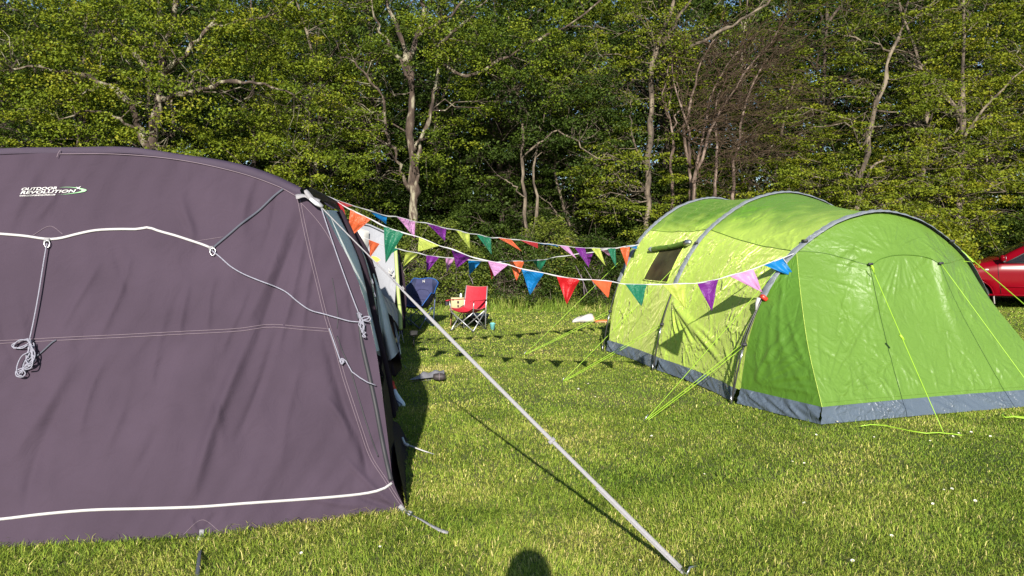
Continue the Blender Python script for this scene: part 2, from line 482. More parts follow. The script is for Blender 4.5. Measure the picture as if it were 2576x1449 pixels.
def gridnormals(A):
    du = np.gradient(A, axis=0); dv = np.gradient(A, axis=1)
    n = np.cross(du, dv); n /= (np.linalg.norm(n, axis=2, keepdims=True) + 1e-9)
    return n

# ------------------------------------------------------------ ground
rng = np.random.default_rng(7)
gx, gy = np.meshgrid(np.r_[-160, -60, np.linspace(-30, 34, 90), 70, 160], np.r_[-60, -10, np.linspace(0, 45, 70), 90, 300], indexing='ij')
gz = np.zeros_like(gx)
far = np.clip((gy - 24) / 20, 0, 1)
gz += far * .25 * np.sin(gx * .3) - .004
A = np.stack([gx, gy, gz], 2)
ground = gridobj('meadow', A, 'meadow_soil', None)
tag(ground, 'green camping meadow reaching to the wood', kind='structure')

# footprints kept clear of grass (x, y)
TW = np.array((.976, .217))                 # green tent: across
TA = np.array((1.43, 11.58)); TB = np.array((1.87, 9.74)); TC = np.array((2.30, 7.67))
F1 = np.array((2.85, 6.745)); F2 = np.array((5.80, 7.70))
tent_poly = [TA + .2 * TW, TB + .12 * TW, TC + .1 * TW, F1 + (.1, .15), F2 - (.2, -.1), TC + 3.4 * TW, TB + 3.7 * TW, TA + 3.6 * TW]
awn_poly = [(-9, 2.6), (-.70, 4.66), (-1.2, 7.0), (-1.6, 9.4), (-9, 9.6)]
def inside(px, py, poly):
    c = np.zeros(len(px), bool); n = len(poly)
    for i in range(n):
        x0, y0 = poly[i]; x1, y1 = poly[(i + 1) % n]
        if y0 == y1: continue
        c ^= ((y0 > py) != (y1 > py)) & (px < (x1 - x0) * (py - y0) / (y1 - y0) + x0)
    return c
def vnoise(x, y, s, seed=0.0):
    """cheap smooth noise from numpy sines"""
    a = np.sin(x * s * 1.7 + 1.3 * np.sin(y * s * 1.1 + seed) + seed) + np.sin(y * s * 2.1 + 1.7 * np.sin(x * s * .9 + seed * 2) + 2 * seed) \
        + .6 * np.sin((x + y) * s * 3.1 + seed * 3 + np.sin(x * s * 4.0)) + .5 * np.sin((x - y) * s * 4.3 + seed)
    return a / 3.1 * .5 + .5

def blades(x, y, h, wd, lean, tint, z0=None, rs=None, sweep=None):
    n = len(x)
    b = rs.uniform(0, 2 * math.pi, n)
    if sweep is not None: b = sweep + rs.normal(0, 1.6, n)
    a = b + math.pi / 2 + rs.normal(0, .7, n)
    sx, sy = np.cos(a) * wd / 2, np.sin(a) * wd / 2
    lx, ly = np.cos(b) * lean * h, np.sin(b) * lean * h
    z0 = np.zeros(n) if z0 is None else z0
    zt = h * np.clip(1 - .38 * lean, .12, 1)
    V = np.zeros((n, 5, 3))
    V[:, 0] = np.stack([x - sx, y - sy, z0 - .01], 1); V[:, 1] = np.stack([x + sx, y + sy, z0 - .01], 1)
    V[:, 2] = np.stack([x + sx * .85 + lx * .32, y + sy * .85 + ly * .32, z0 + np.maximum(h * .55, zt * .62)], 1)
    V[:, 3] = np.stack([x - sx * .85 + lx * .32, y - sy * .85 + ly * .32, z0 + np.maximum(h * .55, zt * .62)], 1)
    V[:, 4] = np.stack([x + lx, y + ly, z0 + zt], 1)
    base = np.arange(n)[:, None] * 5
    q = np.concatenate([base + [0, 1, 2, 3]], 1)
    t = base + [3, 2, 4]
    return V.reshape(-1, 3), q, t, tint
def link_mixed(name, V, q, t, tq, tt, m):
    me = bpy.data.meshes.new(name)
    me.vertices.add(len(V)); me.vertices.foreach_set('co', V.astype(np.float32).ravel())
    nq, ntri = len(q), len(t)
    me.loops.add(nq * 4 + ntri * 3)
    me.loops.foreach_set('vertex_index', np.r_[q.ravel(), t.ravel()].astype(np.int32))
    me.polygons.add(nq + ntri)
    me.polygons.foreach_set('loop_start', np.r_[np.arange(nq) * 4, nq * 4 + np.arange(ntri) * 3].astype(np.int32))
    try: me.polygons.foreach_set('loop_total', np.r_[np.full(nq, 4), np.full(ntri, 3)].astype(np.int32))
    except Exception: pass
    me.update(calc_edges=True)
    a = me.attributes.new('tint', 'FLOAT', 'FACE'); a.data.foreach_set('value', np.r_[tq, tt].astype(np.float32))
    me.materials.append(MATS[m])
    o = bpy.data.objects.new(name, me); COL.objects.link(o)
    return o

def make_lawn():
    xs, ys, hs, ws, ls, ts, sws = [], [], [], [], [], [], []
    zones = [(3.0, 5.0, 12000, .0036, .028, 1.0), (5.0, 7.5, 6800, .0047, .024, 1.0), (7.5, 11, 3600, .0064, .019, 1.0), (11, 15.5, 1600, .010, .020, 1.0), (15.5, 22.5, 700, .016, .026, 1.0)]
    for (y0, y1, den, wd, hh, _) in zones:
        hw = y1 * .74 + .4
        n = int((y1 - y0) * 2 * hw * den)
        x = rng.uniform(-hw, hw, n); y = rng.uniform(y0, y1, n)
        keep = (np.abs(x) < y * .74 + .4)
        # tussocks: density follows a fine noise
        tn = vnoise(x, y, 9.0, 1.7) * .6 + vnoise(x, y, 23.0, .4) * .4
        keep &= rng.uniform(0, 1, n) < (.35 + .9 * tn)
        keep &= ~inside(x, y, tent_poly) & ~inside(x, y, awn_poly)
        x, y, tn = x[keep], y[keep], tn[keep]
        n = len(x)
        big = vnoise(x, y, .55, 2.1); mid = vnoise(x, y, 2.2, 5.0)
        h = hh * rng.uniform(.45, 1.35, n) * (.75 + .5 * tn) * (.85 + .35 * big)
        h[rng.uniform(0, 1, n) < .07] *= 1.7
        # longer uncut grass by the awning's hem and at the near left
        near_aw = np.exp(-np.clip(y - (4.715 + .258 * x) , -3, 0) ** 2 / .05) * (x < -.6)
        h *= 1 + .25 * near_aw * (y < 5)
        h *= 1 + .2 * ((y < 4.6) & (x < 0))
        t = .30 + .30 * mid + .30 * (big - .5) + rng.normal(0, .17, n)
        dry = vnoise(x, y, 1.1, 9.3)
        t += .30 * np.clip(dry - .62, 0, 1) * 2
        lush = np.exp(-(((x - .95) / .55) ** 2 + ((y - 5.15) / .35) ** 2))
        t -= .35 * lush
        h *= 1 + .3 * lush
        t[rng.uniform(0, 1, n) < .05] += .45
        xs.append(x); ys.append(y); hs.append(h); ws.append(wd * rng.uniform(.6, 1.3, n)); ls.append(rng.uniform(.3, 2.1, n)); sws.append(9 * vnoise(x, y, 1.6, 6.6)); ts.append(np.clip(t, 0, 1))
    x, y, h, wv, lv, tv = map(np.concatenate, (xs, ys, hs, ws, ls, ts))
    V, q, t, _ = blades(x, y, h, wv, lv, tv, rs=rng, sweep=np.concatenate(sws))
    o = link_mixed('grass', V, q, t, tv, tv, 'grass_blade')
    tag(o, 'short mown meadow grass with paler dry patches', 'grass', kind='stuff')
make_lawn()

# ------------------------------------------------------------ trees
def leafcloud(C, rad, nper, size, rs, tint0, flat=.45, spread=.13, down=0.0):
    """C cluster centres (n,3); returns V,F,tint"""
    n = len(C)
    k = np.repeat(np.arange(n), nper)
    m = len(k)
    d = rs.normal(0, 1, (m, 3)); d /= np.linalg.norm(d, axis=1, keepdims=True)
    rr = rs.uniform(0, 1, m) ** .55
    rad = np.asarray(rad)
    R_ = rad[k] if rad.ndim else np.full(m, rad)
    p = C[k] + d * (rr * R_)[:, None] * np.array((1, 1, flat))
    p[:, 2] -= down * rr ** 2 * R_
    nrm = rs.normal(0, 1, (m, 3)); nrm[:, 2] = np.abs(nrm[:, 2]) + .5; nrm[:, 1] -= .35
    nrm /= np.linalg.norm(nrm, axis=1, keepdims=True)
    a = np.cross(nrm, rs.normal(0, 1, (m, 3))); a /= np.linalg.norm(a, axis=1, keepdims=True)
    b = np.cross(nrm, a)
    s = size * rs.uniform(.6, 1.35, m)[:, None]
    V = np.stack([p - a * s * .55, p - b * s * .32, p + a * s * .55, p + b * s * .32], 1).reshape(-1, 3)
    F = np.arange(m * 4).reshape(m, 4)
    t = tint0[k] + rs.normal(0, spread, m)
    return V, F, np.clip(t, 0, 1)

def wander(p0, p1, rs, amp, n=6):
    p0 = np.array(p0, float); p1 = np.array(p1, float)
    ts = np.linspace(0, 1, n)[:, None]
    L = np.linalg.norm(p1 - p0)
    q = p0 + (p1 - p0) * ts
    off_ = np.cumsum(rs.normal(0, 1, (n, 3)), axis=0); off_ -= off_[0]; off_ -= off_[-1] * ts
    q = q + off_ * amp * L * .12
    q[:, 2] += np.sin(ts[:, 0] * math.pi) * .08 * L
    return q

def make_tree(name, limbs, crown, bark, leaf, seed, ncl=330, nper=62, lsize=.085, clr=.43, flat=.45, twigs=1.0, holes=None, smallbr=90, parentloc=(0, 0, 0), label='', cat='tree', group=None, down=.2):
    """limbs: list of (points, r0, r1) in world space; crown: list of ellipsoids (cx,cy,cz,rx,ry,rz,weight)"""
    rs = np.random.default_rng(seed)
    root = thing(name, label, cat, parentloc, 0, group)
    mb = MB(); nodes = []
    for (pts, r0, r1) in limbs:
        q = resample(pts, max(8, int(len(pts) * 3)))
        q[1:-1] += rs.normal(0, .035, q[1:-1].shape)
        rr = np.linspace(r0, r1, len(q)) * .66 * (1 + .16 * rs.normal(0, 1, len(q)))
        mb.tube(q, list(np.clip(rr, .012, 1)), 8)
        for a, r_ in zip(q, rr): nodes.append((a, r_))
    N = np.array([n[0] for n in nodes]); NR = np.array([n[1] for n in nodes])
    cen = []
    tot = sum(c[6] for c in crown)
    for (cx, cy, cz, rx, ry, rz, wt) in crown:
        k = int(ncl * wt / tot)
        d = rs.normal(0, 1, (k * 2, 3)); d /= np.linalg.norm(d, axis=1, keepdims=True)
        r_ = rs.uniform(.25, 1, k * 2) ** .6
        c_ = np.array((cx, cy, cz)) + d * r_[:, None] * np.array((rx, ry, rz))
        c_ = c_[c_[:, 2] > .4]
        cen.append(c_[:k])
    C = np.concatenate(cen)
    if holes:
        keep = np.ones(len(C), bool)
        for (hx, hz0, hz1, hw, prob) in holes:       # gaps in the foliage in front of a stem
            bad = (np.abs(C[:, 0] - hx) < hw) & (C[:, 2] > hz0) & (C[:, 2] < hz1) & (rs.uniform(0, 1, len(C)) < prob)
            keep &= ~bad
        C = C[keep]
    # limbs to clusters
    order = rs.permutation(len(C))[:int(smallbr)]
    for k in order:
        d = np.linalg.norm(N - C[k], axis=1) + np.clip(N[:, 2] - C[k, 2], 0, 9) * .8
        j = int(np.argmin(d)); L = np.linalg.norm(N[j] - C[k])
        q = wander(N[j], C[k], rs, 1.0, 6)
        r0 = min(NR[j] * .4, .009 + .008 * L) * twigs
        mb.tube(q, list(np.linspace(r0, .005, 6)), 4, cap=False)
        for _ in range(2):
            e = C[k] + rs.normal(0, .4, 3)
            mb.tube(wander(q[3], e, rs, 1.2, 4), [r0 * .5, r0 * .4, .005, .003], 3, cap=False)
    mb.build('trunk', bark, root)
    tt = np.clip(.45 + rs.normal(0, .14, len(C)) + .25 * (vnoise(C[:, 0], C[:, 2], 1.1, seed * .37) - .5), 0, 1)
    V, F, t = leafcloud(C, clr * rs.uniform(.6, 1.25, len(C)), nper, lsize, rs, tt, flat, down=down)
    link('crown', V - np.array(parentloc), F, leaf, root, False, t)
    return root

def copy_tree(o, parent=None):
    c = o.copy(); COL.objects.link(c); c.parent = parent
    for ch in list(o.children):
        copy_tree(ch, c)
    return c

def at(pxs, Y, dY=None):
    return [P(x, y, Y if dY is None else Y + dY[i]) for i, (x, y) in enumerate(pxs)]

# big oak on the left, reaching over the awning
Y0 = 19.5
b0 = (P(392, 380, Y0)[0], Y0, 0)
limbs = [
    ([b0, *at([(375, 400), (385, 330), (398, 270), (412, 200), (405, 140), (430, 80), (440, 10), (470, -90)], Y0)], .27, .08),
    (at([(378, 385), (340, 300), (330, 265), (300, 235), (270, 215), (215, 190), (150, 185), (90, 165), (30, 175)], Y0, [0, -.2, -.4, -.6, -.8, -1, -1.2, -1.4, -1.5]), .17, .03),
    (at([(330, 265), (290, 222), (235, 225), (200, 240)], Y0, [-.4, -.7, -.9, -1.0]), .09, .03),
    (at([(403, 250), (440, 240), (500, 222), (560, 208), (620, 205), (690, 218), (740, 240)], Y0, [0, -.3, -.6, -.8, -1, -1.2, -1.3]), .12, .025),
    (at([(375, 180), (350, 150), (300, 105), (250, 95), (220, 70)], Y0, [.1, -.1, -.4, -.5, -.7]), .14, .03),
    (at([(372, 350), (300, 300), (250, 278), (190, 290), (150, 300)], Y0, [0, -.5, -.8, -1., -1.1]), .08, .02),
    (at([(410, 190), (470, 130), (520, 70), (560, 10), (590, -60)], Y0, [0, -.2, -.4, -.5, -.5]), .11, .03),
    (at([(520, 70), (580, 60), (700, 30), (740, 0)], Y0, [-.4, -.4, -.3, -.2]), .06, .02)]
make_tree('oak_tree', limbs, [(-9.4, 19.5, 5.6, 3.6, 1.7, 3.4, 1.2), (-9.2, 19.4, 9.0, 4.2, 2.2, 2.6, .9), (-9.6, 18.0, 5.2, 3.2, .5, 1.6, .35), (-8.2, 18.2, 7.6, 3.6, .5, 1.2, .3), (-12.4, 19.0, 6.2, 2.6, 1.6, 4.4, .8), (-6.2, 19.6, 6.4, 2.0, 1.6, 4.2, .8)],
          'bark_oak', 'leaf_oak', 11, ncl=620, nper=110, smallbr=110, lsize=.066, holes=[(-9.4, 4.0, 7.0, .3, .6), (-7.6, 5.6, 6.4, 1.0, .4)],
          parentloc=b0, label='gnarled oak with pale lichen-covered limbs rising behind the purple awning')

# the tall main oak in the middle
Y1 = 21.5
b1 = (P(1040, 480, Y1)[0], Y1, 0)
limbs = [
    ([b1, *at([(1042, 560), (1040, 480), (1036, 400), (1030, 330), (1032, 260), (1038, 205), (1022, 140), (1005, 80), (980, 30), (960, -40)], Y1)], .25, .07),
    (at([(1044, 500), (1052, 400), (1068, 330), (1085, 270), (1098, 200), (1100, 150)], Y1, [0, -.1, -.2, -.3, -.3, -.2]), .13, .05),
    (at([(1040, 380), (1052, 355), (1070, 348), (1085, 330)], Y1, [-.2, -.35, -.4, -.3]), .07, .03),
    (at([(1028, 480), (1005, 410), (985, 370), (968, 330), (972, 290), (958, 240), (925, 195), (890, 160), (858, 145)], Y1, [0, -.4, -.6, -.8, -.8, -.9, -1, -1.1, -1.2]), .085, .03),
    (at([(1030, 150), (1050, 90), (1062, 40), (1075, -30)], Y1, [0, .1, .2, .2]), .14, .05),
    (at([(1050, 90), (1100, 60), (1150, 20), (1180, -30)], Y1, [.1, -.1, -.2, -.2]), .09, .03),
    (at([(1100, 150), (1180, 190), (1240, 160), (1325, 112), (1405, 76), (1485, 24), (1530, -20)], Y1, [-.2, -.8, -1, -1.1, -1.2, -1.2, -1.2]), .085, .03),
    (at([(1098, 120), (1150, 70), (1200, 30), (1240, -20)], Y1, [0, -.4, -.6, -.7]), .08, .03),
    (at([(1036, 200), (980, 120), (950, 60), (935, 0)], Y1, [0, -.2, -.3, -.4]), .10, .03)]
make_tree('oak_tree', limbs, [(-2.9, 21.9, 6.2, 2.8, 1.6, 3.8, 1.), (-5.3, 21.3, 6.4, 2.0, 1.6, 4.0, .8), (.6, 21.3, 7.8, 2.8, 1.9, 2.8, 1.0), (-2.5, 21.5, 9.8, 4.4, 2.0, 1.6, .5), (-2.6, 20.3, 6.9, 1.4, .5, 1.0, .15), (-1.2, 20.2, 7.4, 3.2, .5, .9, .3), (-4.6, 20.0, 4.6, 1.4, .5, 1.2, .2)],
          'bark_oak', 'leaf_oak', 12, ncl=520, nper=110, smallbr=100, lsize=.066, holes=[(-2.85, 1.5, 7.6, .36, .75), (-3.6, 3.2, 6.0, .3, .5)],
          parentloc=b1, label='tall oak with a forked brown trunk standing behind the start of the bunting')

# thin pale tree right of centre
Y2 = 21.8
b2 = (P(1318, 560, Y2)[0], Y2, 0)
limbs = [([b2, *at([(1322, 600), (1318, 540), (1317, 470), (1312, 410), (1315, 340), (1305, 260), (1300, 180)], Y2)], .11, .04),
         ([np.array(b2) + (.35, .2, 0), *at([(1345, 600), (1350, 520), (1345, 420), (1360, 330), (1380, 250)], Y2)], .09, .03),
         (at([(1318, 500), (1290, 465), (1270, 455), (1250, 440)], Y2, [0, -.3, -.4, -.5]), .04, .015),
         (at([(1312, 400), (1400, 330), (1450, 360), (1500, 400), (1540, 400)], Y2, [0, -.5, -.8, -1, -1]), .05, .015)]
make_tree('slender_tree', limbs, [(.6, 21.9, 6.2, 2.4, 1.5, 2.4, 1.), (1.9, 21.6, 5.2, 1.8, 1.3, 2.0, .6)], 'bark_pale', 'leaf_dark', 13, ncl=300, nper=90, smallbr=70, lsize=.068,
          holes=[(.35, 1.8, 4.4, .9, .8)], parentloc=b2, label='slender tree with two thin pale stems behind the middle of the bunting')

# straight grey trunk left of the bare tree
Y3 = 22.0
b3 = (P(1632, 480, Y3)[0], Y3, 0)
limbs = [([b3, *at([(1630, 560), (1632, 480), (1628, 400), (1636, 320), (1640, 230), (1645, 150), (1665, 80), (1690, 20), (1700, -60)], Y3)], .18, .07),
         (at([(1640, 180), (1690, 140), (1760, 110), (1830, 70), (1900, 30), (1960, -20)], Y3, [0, -.5, -.9, -1.1, -1.2, -1.3]), .09, .04),
         (at([(1648, 130), (1700, 60), (1730, 0), (1760, -60)], Y3, [0, -.2, -.3, -.4]), .08, .03),
         (at([(1632, 430), (1600, 380), (1590, 330), (1585, 260)], Y3, [0, -.3, -.4, -.5]), .06, .02)]
make_tree('beech_tree', limbs, [(3.2, 22.2, 7.4, 2.5, 1.5, 2.6, 1.), (3.4, 21.6, 3.6, 1.9, 1.2, 1.7, .7), (5.0, 22.0, 9.6, 2.8, 1.6, 1.4, .5)], 'bark_pale', 'leaf_beech', 14, ncl=380, nper=95, smallbr=90, lsize=.064, flat=.28,
          holes=[(4.05, 2.6, 8.3, .35, .9)], parentloc=b3, label='straight grey trunked tree just left of the bare twiggy tree')

# pinkish stem
Y4 = 21.7
b4 = (P(1690, 480, Y4)[0], Y4, 0)
limbs = [([b4, *at([(1692, 560), (1690, 480), (1687, 420), (1690, 350), (1682, 290), (1688, 230), (1680, 180), (1690, 130)], Y4)], .085, .03),
         (at([(1688, 330), (1705, 290), (1715, 260), (1700, 200)], Y4, [0, -.1, -.2, -.2]), .045, .015),
         (at([(1684, 300), (1670, 250), (1672, 200)], Y4, [0, -.1, -.1]), .04, .015)]
make_tree('slender_tree', limbs, [(4.6, 21.7, 7.2, .9, .8, 1.4, 1.)], 'bark_pink', 'leaf_oak', 15, ncl=40, nper=70, smallbr=40, lsize=.066,
          parentloc=b4, label='pinkish barked slender tree directly right of the straight grey trunk')

# bare twiggy tree
def bare_tree():
    rs = np.random.default_rng(21)
    Y = 21.2
    base = (P(1740, 480, Y)[0], Y, 0)
    root = thing('bare_tree', 'leafless tree with many thin stems and a spray of reddish brown twigs', 'tree', base)
    mb = MB(); tw = MB()
    stems = [[(1740, 560), (1738, 470), (1735, 400), (1728, 320), (1700, 230), (1690, 150)], [(1745, 560), (1748, 470), (1760, 380), (1778, 300), (1800, 210), (1860, 130)],
             [(1795, 560), (1800, 470), (1805, 380), (1800, 300), (1815, 220), (1870, 140)], [(1742, 460), (1762, 400), (1790, 320), (1840, 240), (1900, 150), (1960, 80)],
             [(1850, 520), (1845, 430), (1862, 350), (1870, 290), (1895, 220), (1930, 150)], [(1735, 420), (1720, 340), (1740, 250), (1760, 170), (1800, 90)]]
    nodes = []
    for s in stems:
        q = resample(at(s, Y, [rs.uniform(-.3, .3) for _ in s]), 14); q[:, :] += rs.normal(0, .03, q.shape)
        if s[0][1] > 500: q[0, 2] = 0
        mb.tube(q, list(np.linspace(.055, .018, 14)), 6)
        nodes += list(q[3:])
    for k in range(250):
        n = nodes[rs.integers(len(nodes))]
        L = rs.uniform(.6, 2.3); up = rs.uniform(-.3, .8); sd_ = rs.normal(.9, .9)
        e = n + np.array((sd_, rs.normal(-.2, .5), up)) * L * .75
        q = wander(n, e, rs, 1.0, 6)
        tw.tube(q, list(np.linspace(.012, .004, 6)), 3, cap=False)
        for j in range(4):
            s0 = q[rs.integers(1, 6)]
            e2 = s0 + (e - n) * rs.uniform(.25, .5) + rs.normal(0, .22, 3)
            tw.tube(wander(s0, e2, rs, 1.2, 4), [.008, .007, .005, .003], 3, cap=False)
    mb.build('trunk', 'bark_pink', root)
    o = tw.build('twigs', 'twig_leafless', root)
    a = o.data.attributes.new('tint', 'FLOAT', 'FACE'); a.data.foreach_set('value', rs.uniform(0, 1, len(o.data.polygons)).astype(np.float32))
bare_tree()

# leaning tree on the right
Y5 = 21.0
b5 = (P(2150, 520, Y5)[0], Y5, 0)
limbs = [([b5, *at([(2150, 600), (2165, 450), (2185, 340), (2205, 260), (2225, 200), (2248, 110), (2275, 30), (2300, -60)], Y5)], .15, .05),
         (at([(2205, 280), (2260, 285), (2310, 310)], Y5, [0, -.4, -.6]), .05, .015),
         (at([(2175, 470), (2190, 430), (2220, 400), (2260, 390)], Y5, [0, -.2, -.3, -.4]), .08, .02),
         (at([(2240, 130), (2180, 100), (2120, 90)], Y5, [0, -.3, -.4]), .05, .015)]
make_tree('hornbeam_tree', limbs, [(10.2, 21.2, 5.0, 3.2, 1.8, 3.2, 1.), (9.4, 20.8, 2.6, 3.0, 1.5, 1.7, .6), (11.0, 21.2, 9.0, 3.4, 1.9, 2.0, .7)], 'bark_pale', 'leaf_beech', 16, ncl=480, nper=105, smallbr=110, lsize=.064, flat=.26,
          holes=[(10.3, 5.4, 7.4, .45, .9), (9.9, 3.0, 4.4, .35, .6)], parentloc=b5, label='leafy tree with a leaning pale stem, behind the front of the green tent')

# four prototypes for the rest of the wood
def proto(seed, leaf, bark, H, rx, ncl, name, label, group, low=1.0, flat=.35, nper=86, lsize=.072, loc=(0, 0, 0)):
    rs = np.random.default_rng(seed)
    L = np.array(loc, float)
    trunk = [L + p for p in [(0, 0, 0), (rs.normal(0, .15), rs.normal(0, .1), H * .3), (rs.normal(0, .3), rs.normal(0, .2), H * .6), (rs.normal(0, .5), 0, H * .95)]]
    lim = [(trunk, .17, .04)]
    for k in range(5):
        z = H * rs.uniform(.25, .7); a = rs.uniform(0, 2 * math.pi)
        lim.append(([L + (0, 0, z), L + (math.cos(a) * rx * .4, math.sin(a) * rx * .3, z + H * .12), L + (math.cos(a) * rx * .8, math.sin(a) * rx * .6, z + H * .2)], .08, .02))
    return make_tree(name, lim, [(L[0], L[1], H * .55, rx, rx * .65, H * .46, 1.), (L[0], L[1], low + 1.5, rx * .9, rx * .6, 1.9, .35)], bark, leaf, seed, ncl=ncl, nper=nper, smallbr=90, lsize=lsize, flat=flat,
                     parentloc=tuple(loc), label=label, group=group)

GW = 'trees of the wood beyond the camp'
rows = []
protos = {
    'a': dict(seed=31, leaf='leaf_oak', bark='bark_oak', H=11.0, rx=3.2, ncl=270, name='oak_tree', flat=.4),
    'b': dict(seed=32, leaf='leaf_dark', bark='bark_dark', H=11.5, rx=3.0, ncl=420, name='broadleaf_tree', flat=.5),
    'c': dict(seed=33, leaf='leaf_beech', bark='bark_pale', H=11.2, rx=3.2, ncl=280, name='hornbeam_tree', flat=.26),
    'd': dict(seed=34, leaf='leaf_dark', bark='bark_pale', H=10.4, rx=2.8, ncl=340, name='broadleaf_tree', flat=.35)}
made = {}
def put(kind, x, y, s, rz, label, low=1.0):
    if kind not in made:
        made[kind] = proto(loc=(x, y, 0), label=label, group=GW, low=low, **protos[kind])
        o = made[kind]
    else:
        o = copy_tree(made[kind]); o.location = (x, y, 0); o['label'] = label
    o.scale = (s[0], s[0], s[1]); o.rotation_euler = (0, 0, rz)
    return o
rt = random.Random(5)
# second row, told apart by what stands in front of them
row2 = [(-17.5, 'a', 'yellow-green oak at the far left edge of the wood'), (-14.2, 'b', 'dark leafy tree behind the left end of the awning roof'), (-6.6, 'c', 'light leafy tree between the two big oaks'),
        (-11.0, 'd', 'deep green tree in the shade behind the gnarled oak'), (-4.4, 'b', 'dark tree just left of the tall forked oak'), (-.4, 'b', 'dark leafy tree just right of the tall forked oak'),
        (2.1, 'd', 'shaded tree directly behind the slender pale stems'), (4.8, 'b', 'dark tree behind the straight grey trunk'), (7.6, 'a', 'oak whose crown shows right of the leafless tree'),
        (13.6, 'c', 'bushy hornbeam behind the bonnet of the red car'), (16.4, 'a', 'olive-green oak at the right edge above the car roof')]
for i, (x, k, lb) in enumerate(row2):
    put(k, x, 24.4 + rt.uniform(-.7, .7) + (1.0 if x > 12 else 0), (rt.uniform(.9, 1.1), rt.uniform(.86, 1.02)), rt.uniform(0, 6.28), lb)
put('c', 8.0, 22.3, (.72, .62), 2.0, 'low light green hornbeam right below the leafless tree')
put('c', 5.7, 22.9, (.6, .45), 4.0, 'low beech sprays under the leafless tree')
put('c', 13.9, 23.2, (1.0, 1.05), 1.0, 'bright green tree whose low branches hang beside the front arch of the green tent')
put('c', 18.4, 24.0, (1.1, 1.1), 3.3, 'yellow-green tree overhanging the red car')
put('b', -15.0, 20.8, (.9, .95), 3.1, 'dark leafy tree left of the gnarled oak at the picture edge')
put('d', 1.9, 23.1, (.75, .62), 3.3, 'mid green low tree between the slender stems and the grey trunk')
put('a', -6.1, 22.8, (.85, .80), 1.3, 'light oak filling the gap between the two big oaks')
shared = 'dark tree deep in the wood behind the front trees'
for r, (yy, hs, n0) in enumerate([(27.6, 1.1, 18)]):
    for i in range(n0):
        x = -24 + (50.0 / (n0 - 1)) * i + rt.uniform(-.8, .8)
        up = 1.12 if x > 5 else 1.0
        put(rt.choice('bbd'), x * (yy / 28), yy + rt.uniform(-.8, .8), (rt.uniform(1.0, 1.25), hs * up * rt.uniform(.86, 1.0)), rt.uniform(0, 6.28), shared)

# the mass of the wood behind
def wood_mass():
    rs = np.random.default_rng(77)
    n = 9000
    x = rs.uniform(-32, 38, n); y = 30.5 + 9 * rs.uniform(0, 1, n) ** 1.2
    top = 12.4 + .8 * np.sin(x * .7) + .8 * np.sin(x * 1.9 + 1 + y) + np.where(x > 5, 2.5, 0) + (y - 31) * .30 - 1.2 * np.exp(-((x + 5) / 3.0) ** 2)
    z = rs.uniform(.1, 1, n) * top
    C = np.stack([x, y, z], 1)
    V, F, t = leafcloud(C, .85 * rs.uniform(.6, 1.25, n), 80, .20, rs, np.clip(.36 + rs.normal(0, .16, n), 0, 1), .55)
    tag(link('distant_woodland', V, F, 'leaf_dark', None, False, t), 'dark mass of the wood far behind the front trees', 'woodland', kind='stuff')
    # understorey filling the shade between the trunks
    n = 2300
    x = rs.uniform(-24, 28, n); y = rs.uniform(22.8, 31, n); z = rs.uniform(.1, 3.0, n) * (.7 + .5 * vnoise(x, y, .5, 3))
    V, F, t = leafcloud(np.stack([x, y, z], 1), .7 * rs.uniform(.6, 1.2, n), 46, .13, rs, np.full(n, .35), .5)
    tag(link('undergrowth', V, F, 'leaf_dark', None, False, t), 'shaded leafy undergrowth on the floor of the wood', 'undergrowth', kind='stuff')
wood_mass()

# shrubs and bramble along the wood edge
def shrub_mesh(seed, rx, ry, h, leaf, ncl=200, nper=70, lsize=.055, loc=(0, 0, 0), label='', group=None, name='bramble_bush'):
    rs = np.random.default_rng(seed)
    root = thing(name, label, 'bush', loc, 0, group)
    mb = MB()
    C = []
    for k in range(ncl):
        a = rs.uniform(0, 2 * math.pi); z = rs.uniform(.02, 1) ; rr = math.sqrt(max(0, 1 - z ** 2.2)) * rs.uniform(.55, 1) ** .5
        C.append((math.cos(a) * rx * rr, math.sin(a) * ry * rr, z * h * rs.uniform(.9, 1.08)))
    C = np.array(C)
    for k in rs.permutation(ncl)[:60]:
        mb.tube(wander((rs.normal(0, rx * .25), rs.normal(0, ry * .25), 0), C[k] * 1.04, rs, 1.4, 6), list(np.linspace(.012, .004, 6)), 3, cap=False)
    L = np.array(loc)
    o = mb.build('stems', 'bark_oak', None); o.parent = root
    tt = np.clip(.5 + rs.normal(0, .12, ncl) + .3 * (vnoise(C[:, 0], C[:, 2], 2, seed) - .5), 0, 1)
    V, F, t = leafcloud(C, .26 * rs.uniform(.6, 1.3, ncl), nper, lsize, rs, tt, .7)
    # arching shoots
    link('foliage', V, F, leaf, root, False, t)
    return root
GS = 'bushes along the edge of the wood'
s1 = shrub_mesh(51, 1.7, 1.0, 2.2, 'leaf_bramble', loc=(-2.1, 19.6, 0), label='bramble bush behind the blue camping chair', group=GS, ncl=260)
s2 = shrub_mesh(52, 1.5, .9, 1.8, 'leaf_dark', loc=(0.2, 20.0, 0), label='low dark green bush behind the red camping chair', group=GS, ncl=240)
s3 = shrub_mesh(53, 1.9, 1.1, 1.7, 'leaf_beech', loc=(7.0, 19.5, 0), label='light green bush hidden behind the middle arch of the green tent', group=GS, ncl=240, lsize=.065)
